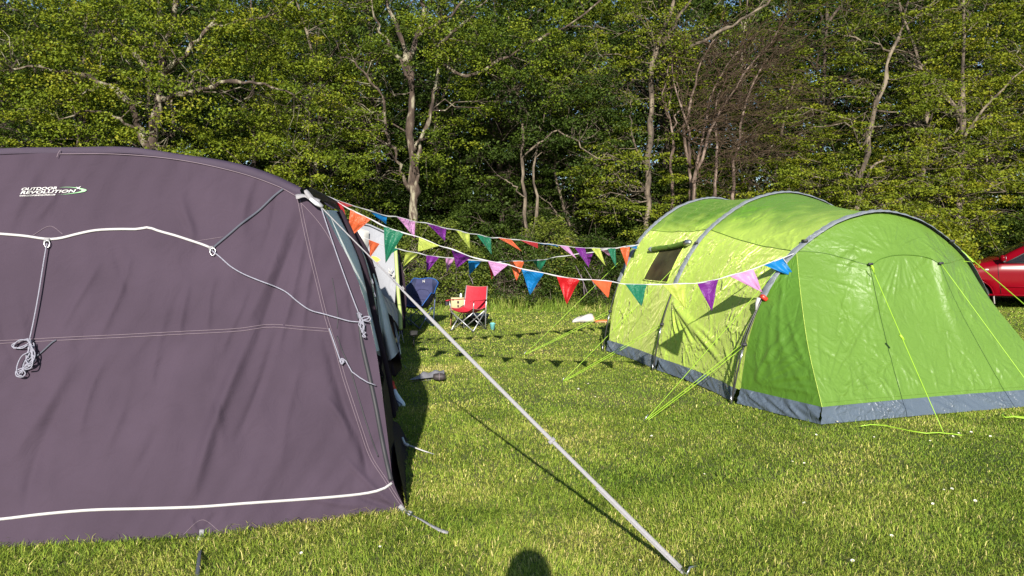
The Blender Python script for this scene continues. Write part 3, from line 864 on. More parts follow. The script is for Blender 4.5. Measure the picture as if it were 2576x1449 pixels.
spots = [(s1, -4.4, 19.8, 1.1, 1.15, 1.2, 'tall bramble bush behind the grey tent roof'), (s2, 2.2, 19.8, 1.0, 1.0, 2.6, 'leafy bush in front of the slender pale stems'), (s1, 3.9, 20.2, .9, .95, 4.0, 'bramble bush left of the green tent under the far end of the bunting'),
         (s3, 4.4, 20.9, 1.0, 1.15, .6, 'light green bush behind the back arch of the green tent'), (s1, -7.2, 19.4, 1.1, 1.25, 3.0, 'bramble bush hidden low behind the purple awning'), (s3, 9.8, 18.9, 1.1, 1.2, 3.0, 'light green bush behind the front arch of the green tent'),
         (s3, 12.3, 22.0, 1.25, 1.5, 1.0, 'bush behind the bonnet of the red car'), (s2, 15.6, 22.0, 1.3, 1.4, 2.0, 'dark bush behind the window of the red car'), (s3, 18.8, 21.6, 1.3, 1.4, 4.0, 'bush beyond the rear of the red car'),
         (s1, -10.3, 19.0, 1.1, 1.3, 5.0, 'bush at the foot of the gnarled oak behind the awning'), (s2, -13.2, 19.2, 1.2, 1.2, 1.0, 'dark bush at the far left behind the awning'), (s1, 1.0, 20.9, 1.0, 1.05, 5.4, 'bramble thicket between the two slender stems and the chairs')]
for (src, x, y, sx, sz, rz, lb) in spots:
    o = copy_tree(src); o.location = (x, y, 0); o.scale = (sx, sx, sz); o.rotation_euler = (0, 0, rz); o['label'] = lb

# rough tall grass at the foot of the bushes
def rough_grass():
    n = 42000
    x = rng.uniform(-6, 20, n); y = 18.6 + rng.uniform(0, 1, n) ** 1.3 * 2.4
    k = rng.uniform(0, 1, n) < (.3 + .8 * vnoise(x, y, 1.4, 3.0)); k &= ~((x > 9.5) & (y < 21)) 
    x, y = x[k], y[k]; n = len(x)
    h = rng.uniform(.12, .46, n) * (.6 + .7 * vnoise(x, y, .9, 1.0)) * np.clip((y - 18.4) / .7, .35, 1)
    t = np.clip(.4 + .5 * (vnoise(x, y, 2.0, 8.0) - .4) + rng.normal(0, .18, n), 0, 1)
    V, q, tr, _ = blades(x, y, h, rng.uniform(.008, .02, n), rng.uniform(.1, .8, n), t, rs=rng)
    tag(link_mixed('tall_grass', V, q, tr, t, t, 'tall_grass_blade'), 'uncut tall grass strip along the foot of the bushes', 'grass', kind='stuff')
rough_grass()
# dry stalks leaning in the rough grass
stk = MB()
for (a, b) in [((1478, 738), (1448, 668)), ((1500, 728), (1470, 670)), ((1632, 745), (1615, 660)), ((1190, 715), (1178, 690)), ((1470, 742), (1462, 690))]:
    pa, pb = P(*a, 18.7), P(*b, 18.9); stk.tube([pa, (pa + pb) / 2 + (.02, 0, .0), pb], [.010, .009, .006], 5)
tag(stk.build('dry_stalks', 'thread_pale', None), 'dry straw-coloured stalks leaning in the tall grass under the bunting', 'plant')
stk_o = bpy.data.objects['dry_stalks']; stk_o['kind'] = 'stuff'
# ============================================================ purple awning
AW = thing('awning', 'large purple-grey canvas awning with white piping, filling the left of the picture', 'awning', (-1.7, 4.3, 0))
AN = np.array((.258, -1., .22)); AN /= np.linalg.norm(AN)      # outward normal of its near side wall (towards the viewer)
AN = np.array((.243, -.945, .208)); AN /= np.linalg.norm(AN)
rs_a = np.random.default_rng(3)
wall_folds = [  # pixel survey of the cloth: x0,y0,x1,y1,width,amplitude(m)
    (750, 505, 590, 860, 16, .020), (640, 800, 480, 1260, 17, .026), (765, 520, 640, 900, 10, -.010), (770, 540, 700, 900, 9, .009), (790, 560, 760, 880, 8, .008),
    (700, 830, 590, 1120, 10, -.010), (810, 830, 930, 1180, 13, -.020), (825, 990, 880, 1110, 10, .012), (890, 1060, 935, 1200, 9, -.016), (845, 740, 850, 960, 7, .008),
    (180, 860, 40, 1180, 20, .016), (150, 1000, 60, 1300, 16, -.012), (270, 880, 190, 1100, 12, .009), (330, 640, 250, 860, 10, .008), (250, 650, 150, 850, 10, .008),
    (460, 480, 480, 620, 12, .012), (470, 700, 455, 860, 10, .009), (420, 760, 380, 1000, 11, .007), (540, 690, 520, 840, 9, .008), (620, 720, 560, 900, 9, .008),
    (860, 1150, 1010, 1285, 8, .012), (880, 1230, 1015, 1290, 8, -.010), (760, 1245, 930, 1275, 9, .008), (560, 1290, 500, 1340, 9, -.008), (470, 1300, 510, 1345, 9, .008),
    (330, 930, 250, 1180, 14, .008), (400, 1050, 330, 1240, 14, -.006), (530, 960, 560, 1150, 12, .006), (760, 900, 700, 1180, 12, .007), (45, 700, 80, 1000, 16, .008),
    (640, 420, 610, 600, 12, .008), (700, 470, 660, 640, 10, -.008), (80, 420, 30, 600, 16, .007), (160, 440, 90, 560, 10, .006), (290, 600, 330, 780, 12, -.006),
    (0, 780, 60, 960, 14, -.007), (960, 880, 985, 1100, 8, .008), (880, 700, 905, 900, 8, -.008), (800, 700, 830, 900, 7, .007)]
def cloth_off(px, py):
    """metres the side wall stands out of its plane at a surveyed spot"""
    px = np.asarray(px, float); py = np.asarray(py, float)
    D = .13 * np.exp(-((px - 480) / 380) ** 2) * np.clip((py - 560) / 800, 0, 1)
    D = D + 1.5 * folds(px, py, wall_folds)
    D = D + .0035 * np.sin(px * .035 + py * .012 + 2 * np.sin(py * .006)) + .0025 * np.sin(px * .011 - py * .03 + np.sin(px * .02) * 2)
    D = D + .002 * np.sin(px * .09 + py * .03 + 3 * np.sin(py * .013 + px * .004))
    return D
def W(px, py, lift=0.0):
    px = np.asarray(px, float); py = np.asarray(py, float)
    x = (px - 1288.0) / FPX; y = (724.5 - py) / FPX
    dx, dy, dz = x, CP + y * SP, -SP + y * CP
    D = cloth_off(px, py) + lift
    t = (4.715 + .22 * CH - D * 1.03) / (dy - .258 * dx - .22 * dz)
    return np.stack([dx * t, dy * t, CH + dz * t], -1)
E0 = [(1025, 1293), (1012, 1265), (998, 1235), (988, 1205), (981, 1150), (974, 1090), (964, 1010), (955, 940), (943, 865), (920, 765), (885, 668), (845, 592), (814, 533), (790, 508), (760, 492)]
bot = [(-900, 1405), (-400, 1398), (0, 1388), (240, 1381), (507, 1362), (760, 1335), (900, 1315), (1025, 1293)]
top = [(-900, 470), (-500, 425), (-200, 400), (0, 390), (200, 384), (400, 394), (550, 422), (650, 449), (720, 476), (760, 492)]
G2 = coons(bot, top, [(-900, 1405), (-900, 470)], E0, 420, 250)
Aw = W(G2[..., 0], G2[..., 1])
Aw[..., 2] = np.maximum(Aw[..., 2], .004)
wall = gridobj('side_wall', Aw, 'awning_cloth', AW)
def wl(pts, n=40, lift=.006):
    q = resample(pts, n); return W(q[:, 0], q[:, 1], lift)
def wrib(name, pts, wd, m, lift=.006, n=60, parent=None, th=.003):
    return MB().ribbon(list(wl(pts, n, lift)), wd, AN, th).build(name, m, parent or AW)
# roof: tube along the gable, then the roof sheet running back
seam = wl([p for p in top], 120, 0)
sil = [(-900, 455), (-500, 408), (-200, 388), (0, 380), (200, 373), (350, 377), (500, 396), (620, 420), (700, 444), (762, 474)]
sl = resample(sil, 120)
DB = np.array((-.175, .98, 0.))
rows_ = []
silw = np.array([P(a, b, float(s[1]) + .10) for (a, b), s in zip(sl, seam)])
mid1 = (seam + silw) / 2 + np.array((0, -.06, .012))
rows_ = [seam, seam + (mid1 - seam) * .35 + np.array((0, -.035, 0)), mid1, mid1 * .4 + silw * .6 + np.array((0, -.03, .01)), silw]
far_dz = np.linspace(0, .10, 120)[:, None] * np.array((0, 0, 1.))
for k, t in enumerate((.12, .3, .6, 1, 1.6, 2.4, 3.2, 3.9, 4.4)):
    rows_.append(silw + DB * t + far_dz * (t / 4.4) + np.array((0, 0, -.035 if t > .2 else -.012)) + np.array((0, 0, .02 * math.sin(k * 2.0))))
Ar = np.stack(rows_, 1)
Rr_ = np.stack([resample(Ar[i], 60) for i in range(120)])
Rr_[..., 2] += .004 * np.sin(Rr_[..., 0] * 9 + Rr_[..., 1] * 5)
gridobj('roof', Rr_, 'awning_roof_cloth', AW)
wrib('seam', [(150, 387), (300, 388), (450, 402), (600, 434), (700, 469), (746, 494)], .004, 'thread_pale', lift=.01)
# white piping
wrib('piping', [(-300, 575), (-100, 580), (0, 588), (60, 593), (118, 601), (150, 599), (195, 588), (240, 579), (300, 576), (345, 576), (372, 572), (400, 581), (440, 592), (480, 605), (510, 615), (532, 624)], .014, 'white_piping', lift=.009)
wrib('piping', [(-300, 1330), (0, 1306), (110, 1293), (230, 1283), (380, 1279), (500, 1275), (620, 1266), (750, 1257), (850, 1249), (920, 1241), (955, 1233), (975, 1224), (986, 1215)], .015, 'white_piping', lift=.009)
wrib('hem', [(-300, 1393), (0, 1386), (240, 1379), (507, 1360), (760, 1333), (900, 1313), (1020, 1292)], .012, 'awning_cloth_dark', lift=.008)
# double stitched seams
for dy in (0, 7):
    wrib('seam', [(-200, 864 + dy), (0, 857 + dy), (150, 849 + dy), (300, 842 + dy), (450, 834 + dy), (600, 826 + dy), (680, 816 + dy), (760, 822 + dy), (828, 827 + dy)], .0028, 'thread_pale', lift=.005)
for dx in (0, 7):
    wrib('seam', [(748 + dx, 500), (762 + dx, 570), (778 + dx, 640), (795 + dx, 710), (812 + dx, 780), (826 + dx, 828), (843 + dx, 880), (862 + dx, 950), (885 + dx, 1020), (905 + dx, 1080), (930 + dx, 1150), (965 + dx, 1205), (990 + dx, 1245), (1010 + dx, 1275)], .0028, 'thread_pale', lift=.005)
wrib('seam', [(752, 505), (790, 545), (820, 585), (850, 640)], .0025, 'thread_pale', lift=.004)
wrib('seam', [(82, 592), (126, 569), (158, 589)], .0022, 'thread_pale', lift=.004)
wrib('seam', [(490, 607), (560, 596)], .0022, 'thread_pale', lift=.004)
wrib('seam', [(461, 1345), (508, 1308), (552, 1336)], .0022, 'thread_pale', lift=.004)
wrib('seam', [(143, 395), (146, 386), (152, 377)], .003, 'thread_pale', lift=.02)
# rope shadow and fold darkness near the corner, laid on as black ribbons
wrib('shade_strip', [(903, 812), (912, 870), (930, 950), (945, 1020), (958, 1090), (970, 1150), (984, 1210)], [.012 + .016 * min(1, k / 10) for k in range(60)], 'black_parts_and_shade', lift=.004)
wrib('shade_strip', [(836, 700), (846, 760), (850, 800), (848, 826)], .005, 'black_parts_and_shade', lift=.004)
wrib('shade_strip', [(848, 845), (862, 885), (880, 925), (905, 1010), (930, 1090), (952, 1150)], .008, 'black_parts_and_shade', lift=.003)
# door side of the awning: lofts between the corner and two dark door posts
def wcurve(pts, Y): 
    return [P(a, b, y) for (a, b), y in zip(pts, Y)]
e0 = resample([tuple(W(a, b)) for a, b in E0], 60)
post1_px = [(985, 1050), (978, 985), (966, 925), (954, 868), (930, 762), (920, 711), (904, 651), (882, 598), (862, 556), (838, 512)]
post2_px = [(986, 944), (978, 920), (964, 887), (956, 820), (949, 765), (943, 723), (923, 651), (912, 627), (880, 572), (852, 518)]
e1 = resample([tuple(p) for p in wcurve(post1_px, np.linspace(7.05, 6.8, 10))], 60)
e2 = resample([tuple(p) for p in wcurve(post2_px, np.linspace(9.35, 9.1, 10))], 60)
e0[0, 2] = e1[0, 2] = e2[0, 2] = 0
def cut(c, z0, z1, n=30):
    zs = np.linspace(z0, z1, n); return np.stack([np.interp(zs, c[:, 2], c[:, 0]), np.interp(zs, c[:, 2], c[:, 1]), zs], 1)
for c in (e0, e1, e2): c[:] = c[np.argsort(c[:, 2])]
def loft(c0, c1, n, bulge=0.0, wav=0.0):
    u = np.linspace(0, 1, n)[None, :, None]
    S = c0[:, None] * (1 - u) + c1[:, None] * u
    S = S + np.array((1., .15, 0)) * (bulge * np.sin(u * math.pi) + wav * np.sin(u * 17 + 1) * np.sin(u * math.pi))
    return S
zt = min(e0[-1, 2], e1[-1, 2], e2[-1, 2])
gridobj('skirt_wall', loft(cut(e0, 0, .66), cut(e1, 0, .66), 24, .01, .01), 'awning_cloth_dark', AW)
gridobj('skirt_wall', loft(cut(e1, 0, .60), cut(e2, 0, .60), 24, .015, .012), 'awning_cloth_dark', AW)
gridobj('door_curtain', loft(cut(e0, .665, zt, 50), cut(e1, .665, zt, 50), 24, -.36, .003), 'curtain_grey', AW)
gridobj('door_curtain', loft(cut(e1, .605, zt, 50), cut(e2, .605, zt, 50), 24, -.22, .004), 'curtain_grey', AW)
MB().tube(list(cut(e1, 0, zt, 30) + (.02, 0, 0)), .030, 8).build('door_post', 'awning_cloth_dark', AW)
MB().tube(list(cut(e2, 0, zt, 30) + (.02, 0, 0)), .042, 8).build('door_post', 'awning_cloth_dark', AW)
# eaves piece joining roof and door side
ev = [e0[-1] + (0, 0, 0), e1[-1], e2[-1]]
evl = resample([tuple(p) for p in ev], 12)
rt_ = resample([tuple(silw[-1]), tuple(silw[-1] + DB * 2.2 + (0, 0, .03)), tuple(silw[-1] + DB * 4.4 + (0, 0, .06))], 12)
u = np.linspace(0, 1, 8)[None, :, None]
Ev = rt_[:, None] * (1 - u) + evl[:, None] * u + np.array((.05, 0, .03)) * np.sin(u * math.pi)
gridobj('eaves', Ev, 'awning_roof_cloth', AW)
# back wall and far end, plain, closing the box
MB().grid(np.stack([cut(e2, 0, zt, 12), cut(e2, 0, zt, 12) * (1, 1, 1) + (-6.5, -1.6, 0)], 1)).build('far_wall', 'awning_cloth', AW)
# loose curtain rolled out past the far post
cl = [P(966, 890, 9.1), P(956, 820, 9.1), P(949, 765, 9.1), P(944, 716, 9.1), P(938, 690, 9.1)]
crr = [P(1003, 884, 8.9), P(986, 832, 8.95), P(972, 775, 9.0), P(957, 728, 9.05), P(940, 688, 9.1)]
cb = [P(966, 890, 9.1), P(975, 906, 9.02), P(991, 899, 8.94), P(1003, 884, 8.9)]
Ccur = coons([tuple(p) for p in cb], [tuple(cl[-1]), tuple(crr[-1])], [tuple(p) for p in cl], [tuple(p) for p in crr], 30, 40)
Ccur[..., 1] += .03 * np.sin(np.linspace(0, 9, 30))[:, None]
gridobj('loose_curtain', Ccur, 'curtain_grey', AW)
sk = coons([tuple(G(988, 948)), tuple(G(1003, 938)), tuple(G(1012, 925))], [tuple(P(966, 885, 9.2)), tuple(P(1000, 880, 9.0))], [tuple(G(988, 948)), tuple(P(966, 885, 9.2))], [tuple(G(1012, 925)), tuple(P(1006, 900, 9.05)), tuple(P(1000, 880, 9.0))], 12, 12)
gridobj('skirt_wall', sk, 'awning_cloth_dark', AW)
# mud flap fanning out beside the corner
fl = coons([tuple(G(1027, 1290)), tuple(G(1022, 1180)), tuple(G(1031, 1120))], [tuple(W(1000, 1165)), tuple(P(988, 1090, 5.9)), tuple(P(985, 1056, 6.6))], [tuple(G(1027, 1290)), tuple(W(1000, 1165))], [tuple(G(1031, 1120)), tuple(P(1000, 1062, 6.6)), tuple(P(985, 1056, 6.6))], 16, 10)
gridobj('mud_flap', fl, 'awning_cloth_dark', AW)
fl = coons([tuple(G(985, 1062)), tuple(G(1003, 1030)), tuple(G(1001, 1005))], [tuple(P(975, 985, 7.2)), tuple(P(985, 975, 7.6))], [tuple(G(985, 1062)), tuple(P(975, 985, 7.2))], [tuple(G(1001, 1005)), tuple(P(985, 975, 7.6))], 12, 8)
gridobj('mud_flap', fl, 'awning_cloth_dark', AW)
# corner webbing
mbx = MB()
mbx.ribbon(list(wl([(744, 495), (765, 492), (785, 500), (805, 505)], 12, .05)), [.035, .04, .032, .028, .022, .02, .03, .03, .03, .03, .025, .02], AN + (0, 0, .5), .003)
mbx.ribbon(list(wl([(768, 478), (778, 492), (790, 505), (812, 520)], 12, .06)), [.02, .03, .035, .035, .035, .03, .03, .03, .03, .03, .025, .02], AN + (.5, 0, 0), .003)
mbx.build('corner_webbing', 'webbing_grey', AW)
KN = W(808, 521, .05)
bk = MB(); bk.tube([W(780, 500, .06), W(795, 512, .06), KN], [.011, .014, .009], 6); bk.build('tension_buckle', 'plastic_clear_grey', AW)

def sag(p0, p1, s, n=20):
    t = np.linspace(0, 1, n)[:, None]; q = np.array(p0) * (1 - t) + np.array(p1) * t
    q[:, 2] -= (s * 4 * t * (1 - t))[:, 0]; return q
# ropes hanging on the wall
def rope(name, pts, r=.0042, m='rope_white', lift=.018, n=50, parent=None):
    return MB().tube(list(wl(pts, n, lift)), r, 6).build(name, m, parent or AW)
rope('hanging_rope', [(118, 612), (113, 640), (105, 690), (97, 740), (86, 800), (75, 852)], .0038, lift=.03)
rope('hanging_rope', [(533, 630), (555, 648), (580, 670), (610, 688), (650, 705), (690, 720), (720, 735), (750, 760), (780, 780), (815, 790), (850, 800), (880, 808), (903, 810)], .0042, lift=.02)
wrib('dark_strap', [(712, 475), (690, 492), (650, 530), (610, 560), (575, 590), (545, 615), (537, 622)], .012, 'webbing_dark', lift=.012)
MB().tube(list(sag(W(808, 522, .05), W(903, 790, .05), .02)), .004, 6).build('hanging_rope', 'rope_white', AW)
MB().tube([W(828, 826, .01), W(855, 905, .03), W(862, 902, .04), W(870, 908, .04), W(885, 935, .05), W(905, 950, .05), W(925, 962, .05), W(945, 969, .04)], .004, 6).build('hanging_rope', 'rope_white', AW)
MB().tube(list(wl([(855, 906), (860, 916), (864, 905), (857, 903), (866, 912)], 16, .03)), .006, 6).build('rope_knot', 'rope_white', AW)
wrib('dark_strap', [(80, 905), (105, 885), (130, 862), (141, 855)], .008, 'webbing_dark', lift=.01)
def ring(cx, cy, s):
    return list(wl([(cx - 4 * s, cy), (cx + 4 * s, cy), (cx + 7 * s, cy + 8 * s), (cx, cy + 18 * s), (cx - 7 * s, cy + 9 * s), (cx - 4 * s, cy)], 24, .02))
MB().tube(ring(118, 606, 1), .0028, 6).build('metal_ring', 'metal_pole', AW)
MB().tube(ring(535, 625, 1), .0028, 6).build('metal_ring', 'metal_pole', AW)
MB().box(W(118, 604, .012), (.03, .012, .022), Matrix.Rotation(R(14), 4, 'Z')).build('ring_tab', 'webbing_grey', AW)
MB().box(W(531, 624, .012), (.026, .012, .024), Matrix.Rotation(R(14), 4, 'Z')).build('ring_tab', 'webbing_grey', AW)
def bundle(name, spine, width, nstr, seed, wind=True):
    rs = np.random.default_rng(seed); mb = MB()
    sp = resample(spine, 24)
    for k in range(nstr):
        ph = rs.uniform(0, 6.28); am = width * rs.uniform(.35, 1); fr = rs.uniform(4, 9)
        t = np.linspace(rs.uniform(0, .25), rs.uniform(.6, 1), 40)
        q = resample(spine, ts=t)
        dx = am * np.sin(t * fr + ph) + am * .3 * np.sin(t * fr * 2.7 + ph)
        pts = [W(a + d, b + d * .3, .02 + .012 * (k % 3)) for (a, b), d in zip(q, dx)]
        mb.tube(pts, .0036, 5)
    if wind:
        for k in range(10):
            c = sp[k // 2]; a0 = c[1] + (k % 2) * 2
            mb.tube([W(c[0] - width * .8, a0 + 3, .02), W(c[0], a0, .05), W(c[0] + width * .8, a0 + 5, .02)], .0036, 5)
    return mb.build(name, 'rope_white', AW)
bundle('rope_bundle', [(80, 850), (82, 870), (75, 900), (62, 925), (52, 943)], 12, 9, 1, False)
mb = MB()
for k, pts in enumerate([[(72, 852), (50, 858), (30, 868), (36, 876), (60, 870), (74, 862)], [(72, 856), (48, 856), (34, 872), (55, 876), (70, 868)], [(62, 925), (50, 928), (40, 935), (42, 946), (56, 948), (64, 940), (58, 930)],
                         [(74, 885), (56, 895), (46, 912), (42, 930), (46, 943), (56, 945)], [(78, 870), (88, 890), (82, 910), (72, 915), (64, 905)], [(84, 905), (78, 925), (64, 930)]]):
    mb.tube(list(wl(pts, 26, .03 + .006 * k)), .0038, 5)
mb.tube(list(wl([(75, 850), (78, 880), (60, 915), (56, 940)], 20, .04)), .004, 5)
mb.build('rope_bundle', 'rope_white', AW)
bundle('rope_bundle', [(903, 786), (908, 805), (912, 825), (916, 846)], 8, 8, 5, True)
mb = MB()
for k, pts in enumerate([[(910, 800), (922, 796), (932, 800), (928, 808), (914, 806)], [(910, 806), (925, 802), (930, 795)], [(914, 840), (920, 848), (912, 846), (920, 836)], [(912, 806), (916, 822), (912, 834), (914, 840)], [(910, 800), (911, 803), (912, 806)]]):
    mb.tube(list(wl(pts, 20, .05)), .004, 5)
mb.build('rope_bundle', 'rope_white', AW)
# pegging points
def peg_strap(pts, wd, m='webbing_grey', nrm=(0, -.5, 1)):
    return MB().ribbon(pts, wd, nrm, .003).build('peg_strap', m, AW)
MB().ribbon([W(508, 1332, .02), W(506, 1350, .025)], .026, AN, .004).build('buckle_tab', 'webbing_grey', AW)
bkl = MB()
for yy in (1352, 1358, 1364): bkl.tube([W(499, yy, .035), W(513, yy, .035)], .004, 6)
bkl.tube([W(499, 1350, .03), W(499, 1367, .03), W(513, 1367, .03), W(513, 1350, .03)], .004, 6)
bkl.build('ladder_buckle', 'plastic_clear_grey', AW)
peg_strap([W(505, 1366, .03), G(500, 1405, .05), G(496, 1445, .02), G(494, 1480, .0)], .022, 'webbing_dark', (0, -1, .6))
MB().ribbon([W(1005, 1272, .02), W(1022, 1291, .03)], .026, AN, .004).build('buckle_tab', 'webbing_grey', AW)
MB().tube([G(1022, 1290, .03), G(1030, 1296, .045), G(1036, 1290, .03), G(1028, 1286, .03)], .007, 6).build('toggle', 'plastic_clear_grey', AW)
peg_strap([G(1034, 1294, .03), G(1060, 1307, .035), G(1085, 1322, .03), G(1108, 1334, .03), G(1127, 1340, .02)], [.009, .012, .016, .02, .02], 'webbing_grey')
MB().tube([G(1012, 1100, .10), G(1018, 1116, .05), G(1026, 1120, .05)], [.009, .012, .014], 6).build('toggle', 'plastic_clear_grey', AW)
peg_strap([G(1024, 1118, .05), G(1045, 1126, .045), G(1070, 1135, .02), G(1092, 1142, .0)], [.018, .015, .012, .006], 'white_piping')
for (a, b) in ((930, 712), (936, 745)):
    MB().tube([P(a - 3, b - 8, 7.1), P(a + 5, b - 10, 7.0), P(a + 9, b, 7.0), P(a + 3, b + 6, 7.0), P(a - 4, b + 2, 7.0), P(a + 4, b + 10, 7.0)], .005, 5).build('tie_cord', 'rope_white', AW)
# storm strap and its peg
SA, SB = W(808, 521, .05), G(1725, 1441, .02)
def sp_(t): return SA * (1 - t) + SB * t
MB().tube(list(sag(sp_(0), sp_(.27), .004)), .0045, 6).build('storm_cord', 'webbing_grey', AW)
cdir = np.cross(SB - SA, (1, 0, 0)); nst = np.cross(SB - SA, np.cross(np.array((0, -1., .4)), SB - SA)); nst = np.array((.1, -.93, .35))
MB().ribbon([sp_(t) - (0, 0, .012 * math.sin(math.pi * t)) for t in np.linspace(.24, .99, 30)], [.008 + .013 * min(1, k / 5) for k in range(30)], nst, .003).build('storm_strap', 'webbing_grey', AW)
MB().ribbon([sp_(t) - (.004, 0, .012 + .012 * math.sin(math.pi * t)) for t in np.linspace(.80, 1.0, 16)], [.012] * 16, nst, .002).build('storm_strap', 'webbing_grey', AW)
tb = .685
bq = MB()
bq.ribbon([sp_(tb) + (0, -.008, -.010), sp_(tb + .007) + (0, -.008, -.010)], .040, nst, .008); bq.build('strap_buckle', 'webbing_grey', AW)
MB().tube([G(1715, 1432, .03), G(1728, 1446, .02), G(1735, 1428, .05), G(1752, 1424, .03)], .006, 6).build('peg', 'metal_pole', AW)
# printed logo on the wall
def text_mesh(body, size, shear=.35, bold=.02, space=1.0, sx=1.0):
    cu = bpy.data.curves.new('t', 'FONT'); cu.body = body; cu.size = size; cu.shear = 0; cu.offset = bold * size; cu.space_character = space; cu.resolution_u = 3
    ob = bpy.data.objects.new('t', cu); COL.objects.link(ob)
    me = ob.to_mesh(); v = np.array([tuple(p.co) for p in me.vertices]); f = [tuple(p.vertices) for p in me.polygons]
    ob.to_mesh_clear(); bpy.data.objects.remove(ob); bpy.data.curves.remove(cu)
    v = v.copy(); v[:, 0] = v[:, 0] * sx + v[:, 1] * shear
    return v, f
def logo_text(mb, body, x0, y0, width, hgt, shear, rot=-.03, bend=0):
    v, f = text_mesh(body, 1.0, shear)
    v[:, 0] -= v[:, 0].min(); s = width / v[:, 0].max(); h = v[:, 1].max()
    a = v[:, 0] * s; b = v[:, 1] / h * hgt
    px = x0 + a; py = y0 - b + rot * a
    mb.add(W(px, py, .006), f)
lg = MB()
def L8(x, y): return (x / 8.89, 418.6 + y / 8.89)      # logo survey sheet to the picture
def ltxt(body, x0, y0, wid, h, y1):
    a, b = L8(x0, y0); logo_text(lg, body, a, b, wid / 8.89, h / 8.89, .3, rot=(y1 - y0) / wid)
ltxt('OUTDOOR', 482, 538, 790, 60, 512)
ltxt('REVOLUTION', 452, 618, 1250, 62, 575)
ltxt('WWW.OUTDOOR-REVOLUTION.COM', 440, 675, 800, 32, 645)
st = [(1700, 455), (1750, 470), (1810, 440), (1775, 485), (1790, 515), (1745, 490), (1715, 510), (1730, 480)]
lg.add([W(*L8(a, b), .007) for a, b in st], [tuple(range(8))])
lg.build('logo', 'logo_white', AW, smooth=False)
sw = MB()
oc = [(1330, 472), (1450, 460), (1600, 462), (1750, 478), (1870, 500), (1940, 528), (1900, 560), (1780, 585), (1640, 605), (1480, 622), (1290, 630)]
ic = [(1330, 474), (1450, 466), (1600, 471), (1730, 492), (1800, 515), (1830, 532), (1800, 555), (1720, 578), (1620, 595), (1480, 615), (1290, 632)]
oc = resample(oc, 40); ic = resample(ic, 40)
sw.grid(np.stack([[W(*L8(*p), .006) for p in oc], [W(*L8(*p), .006) for p in ic]], 1)); sw.build('logo_swoosh', 'logo_green', AW, smooth=False)

# ============================================================ green tent
GT = thing('tunnel_tent', 'bright green tunnel tent with grey hooped pole sleeves and a grey groundsheet edge', 'tent', (3.4, 9.0, 0))
ARC = np.array([(0, 0), (.04, .18), (.103, .37), (.23, .60), (.385, .77), (.637, .92), (.82, .978), (1, 1), (1.18, .978), (1.363, .92), (1.615, .77), (1.77, .60), (1.897, .37), (1.96, .18), (2, 0)])
def arch(base, Wd, H, n=90, lean=0.0):
    q = resample(ARC, n); b = np.array((base[0], base[1]))
    xy = b + q[:, :1] * Wd / 2 * TW
    fw = np.array((.217, -.976))
    xy = xy + fw * (lean * q[:, 1:2])
    return np.c_[xy, q[:, 1] * H]
NA = 300
arA = arch(TA, 3.7, 2.42, NA); arB = arch(TB, 3.86, 2.38, NA); arC = arch(TC, 3.45, 2.02, NA)
def hull(ar):
    """fly sits just inside the pole near the ground"""
    q = ar.copy(); z = q[:, 2]; k = np.clip(1 - z / 1.1, 0, 1) * .09
    sgn = np.where(np.arange(len(q)) < len(q) / 2, 1, -1)
    q[:, 0] += k * sgn * TW[0]; q[:, 1] += k * sgn * TW[1]
    return q
def bay(a0, a1, nv, sagv, sd, fl=()):
    rs = np.random.default_rng(sd)
    a0 = hull(a0); a1 = hull(a1)
    v = np.linspace(0, 1, nv)[None, :, None]
    A = a0[:, None] * (1 - v) + a1[:, None] * v
    c = A.mean(axis=(0, 1)); c[2] = .6
    N = gridnormals(A)
    ctr = (a0.mean(0) + a1.mean(0)) / 2; ctr = np.array((ctr[0], ctr[1], .4))
    s = np.sign(np.sum(N * (A - ctr), axis=2, keepdims=True)); N = N * s
    L = np.linalg.norm(a0[0] - a1[0])
    arcl = np.r_[0, np.cumsum(np.linalg.norm(np.diff(a0, axis=0), axis=1))]
    X, Yv = np.meshgrid(arcl, np.linspace(0, L, nv), indexing='ij')
    edge = np.clip(np.minimum(Yv, L - Yv) / .12, 0, 1)
    D = -sagv * np.sin(np.pi * Yv / L)
    segs = list(fl)
    for k in range(46):
        x = rs.uniform(0, arcl[-1]); y = rs.uniform(0, L); a = rs.uniform(0, math.pi); l = rs.uniform(.12, .6)
        segs.append((x, y, x + l * math.cos(a), y + l * math.sin(a), rs.uniform(.008, .02), rs.uniform(.002, .006) * rs.choice((-1, 1))))
    D = D + 1.5 * folds(X, Yv, segs) * edge
    D = D + .005 * np.sin(X * 5 + 2 * np.sin(Yv * 3) + sd) * np.sin(Yv * 4 + sd) * edge
    return A + N * D[..., None], N, X, Yv
# radiating tension folds: from the guyed points and the pole feet
def fan(x0, y0, a0, a1, n, l, w_, am, sd):
    rs = np.random.default_rng(sd); out = []
    for k in range(n):
        a = a0 + (a1 - a0) * (k + .5) / n + rs.normal(0, .03); ll = l * rs.uniform(.6, 1.1)
        out.append((x0 + .05 * math.cos(a), y0 + .05 * math.sin(a), x0 + ll * math.cos(a), y0 + ll * math.sin(a), w_ * rs.uniform(.8, 1.3), am * rs.uniform(.7, 1.2)))
    return out
LAB = 1.9; LBC = 2.1
bay1, N1, X1, Y1v = bay(arA, arB, 130, .05, 3, fan(1.0, LAB, 3.3, 4.6, 7, .9, .02, .008, 1) + fan(2.75, LAB, 3.6, 4.9, 9, 1.3, .022, .014, 2) + fan(2.75, 0, .6, 1.5, 6, 1.0, .02, .010, 3) + fan(.25, 0, .2, 1.3, 6, .9, .02, .010, 4) +
                        [(2.1 + k * .12, .1, 1.75 + k * .16, LAB - .1, .02, .012) for k in range(8)])
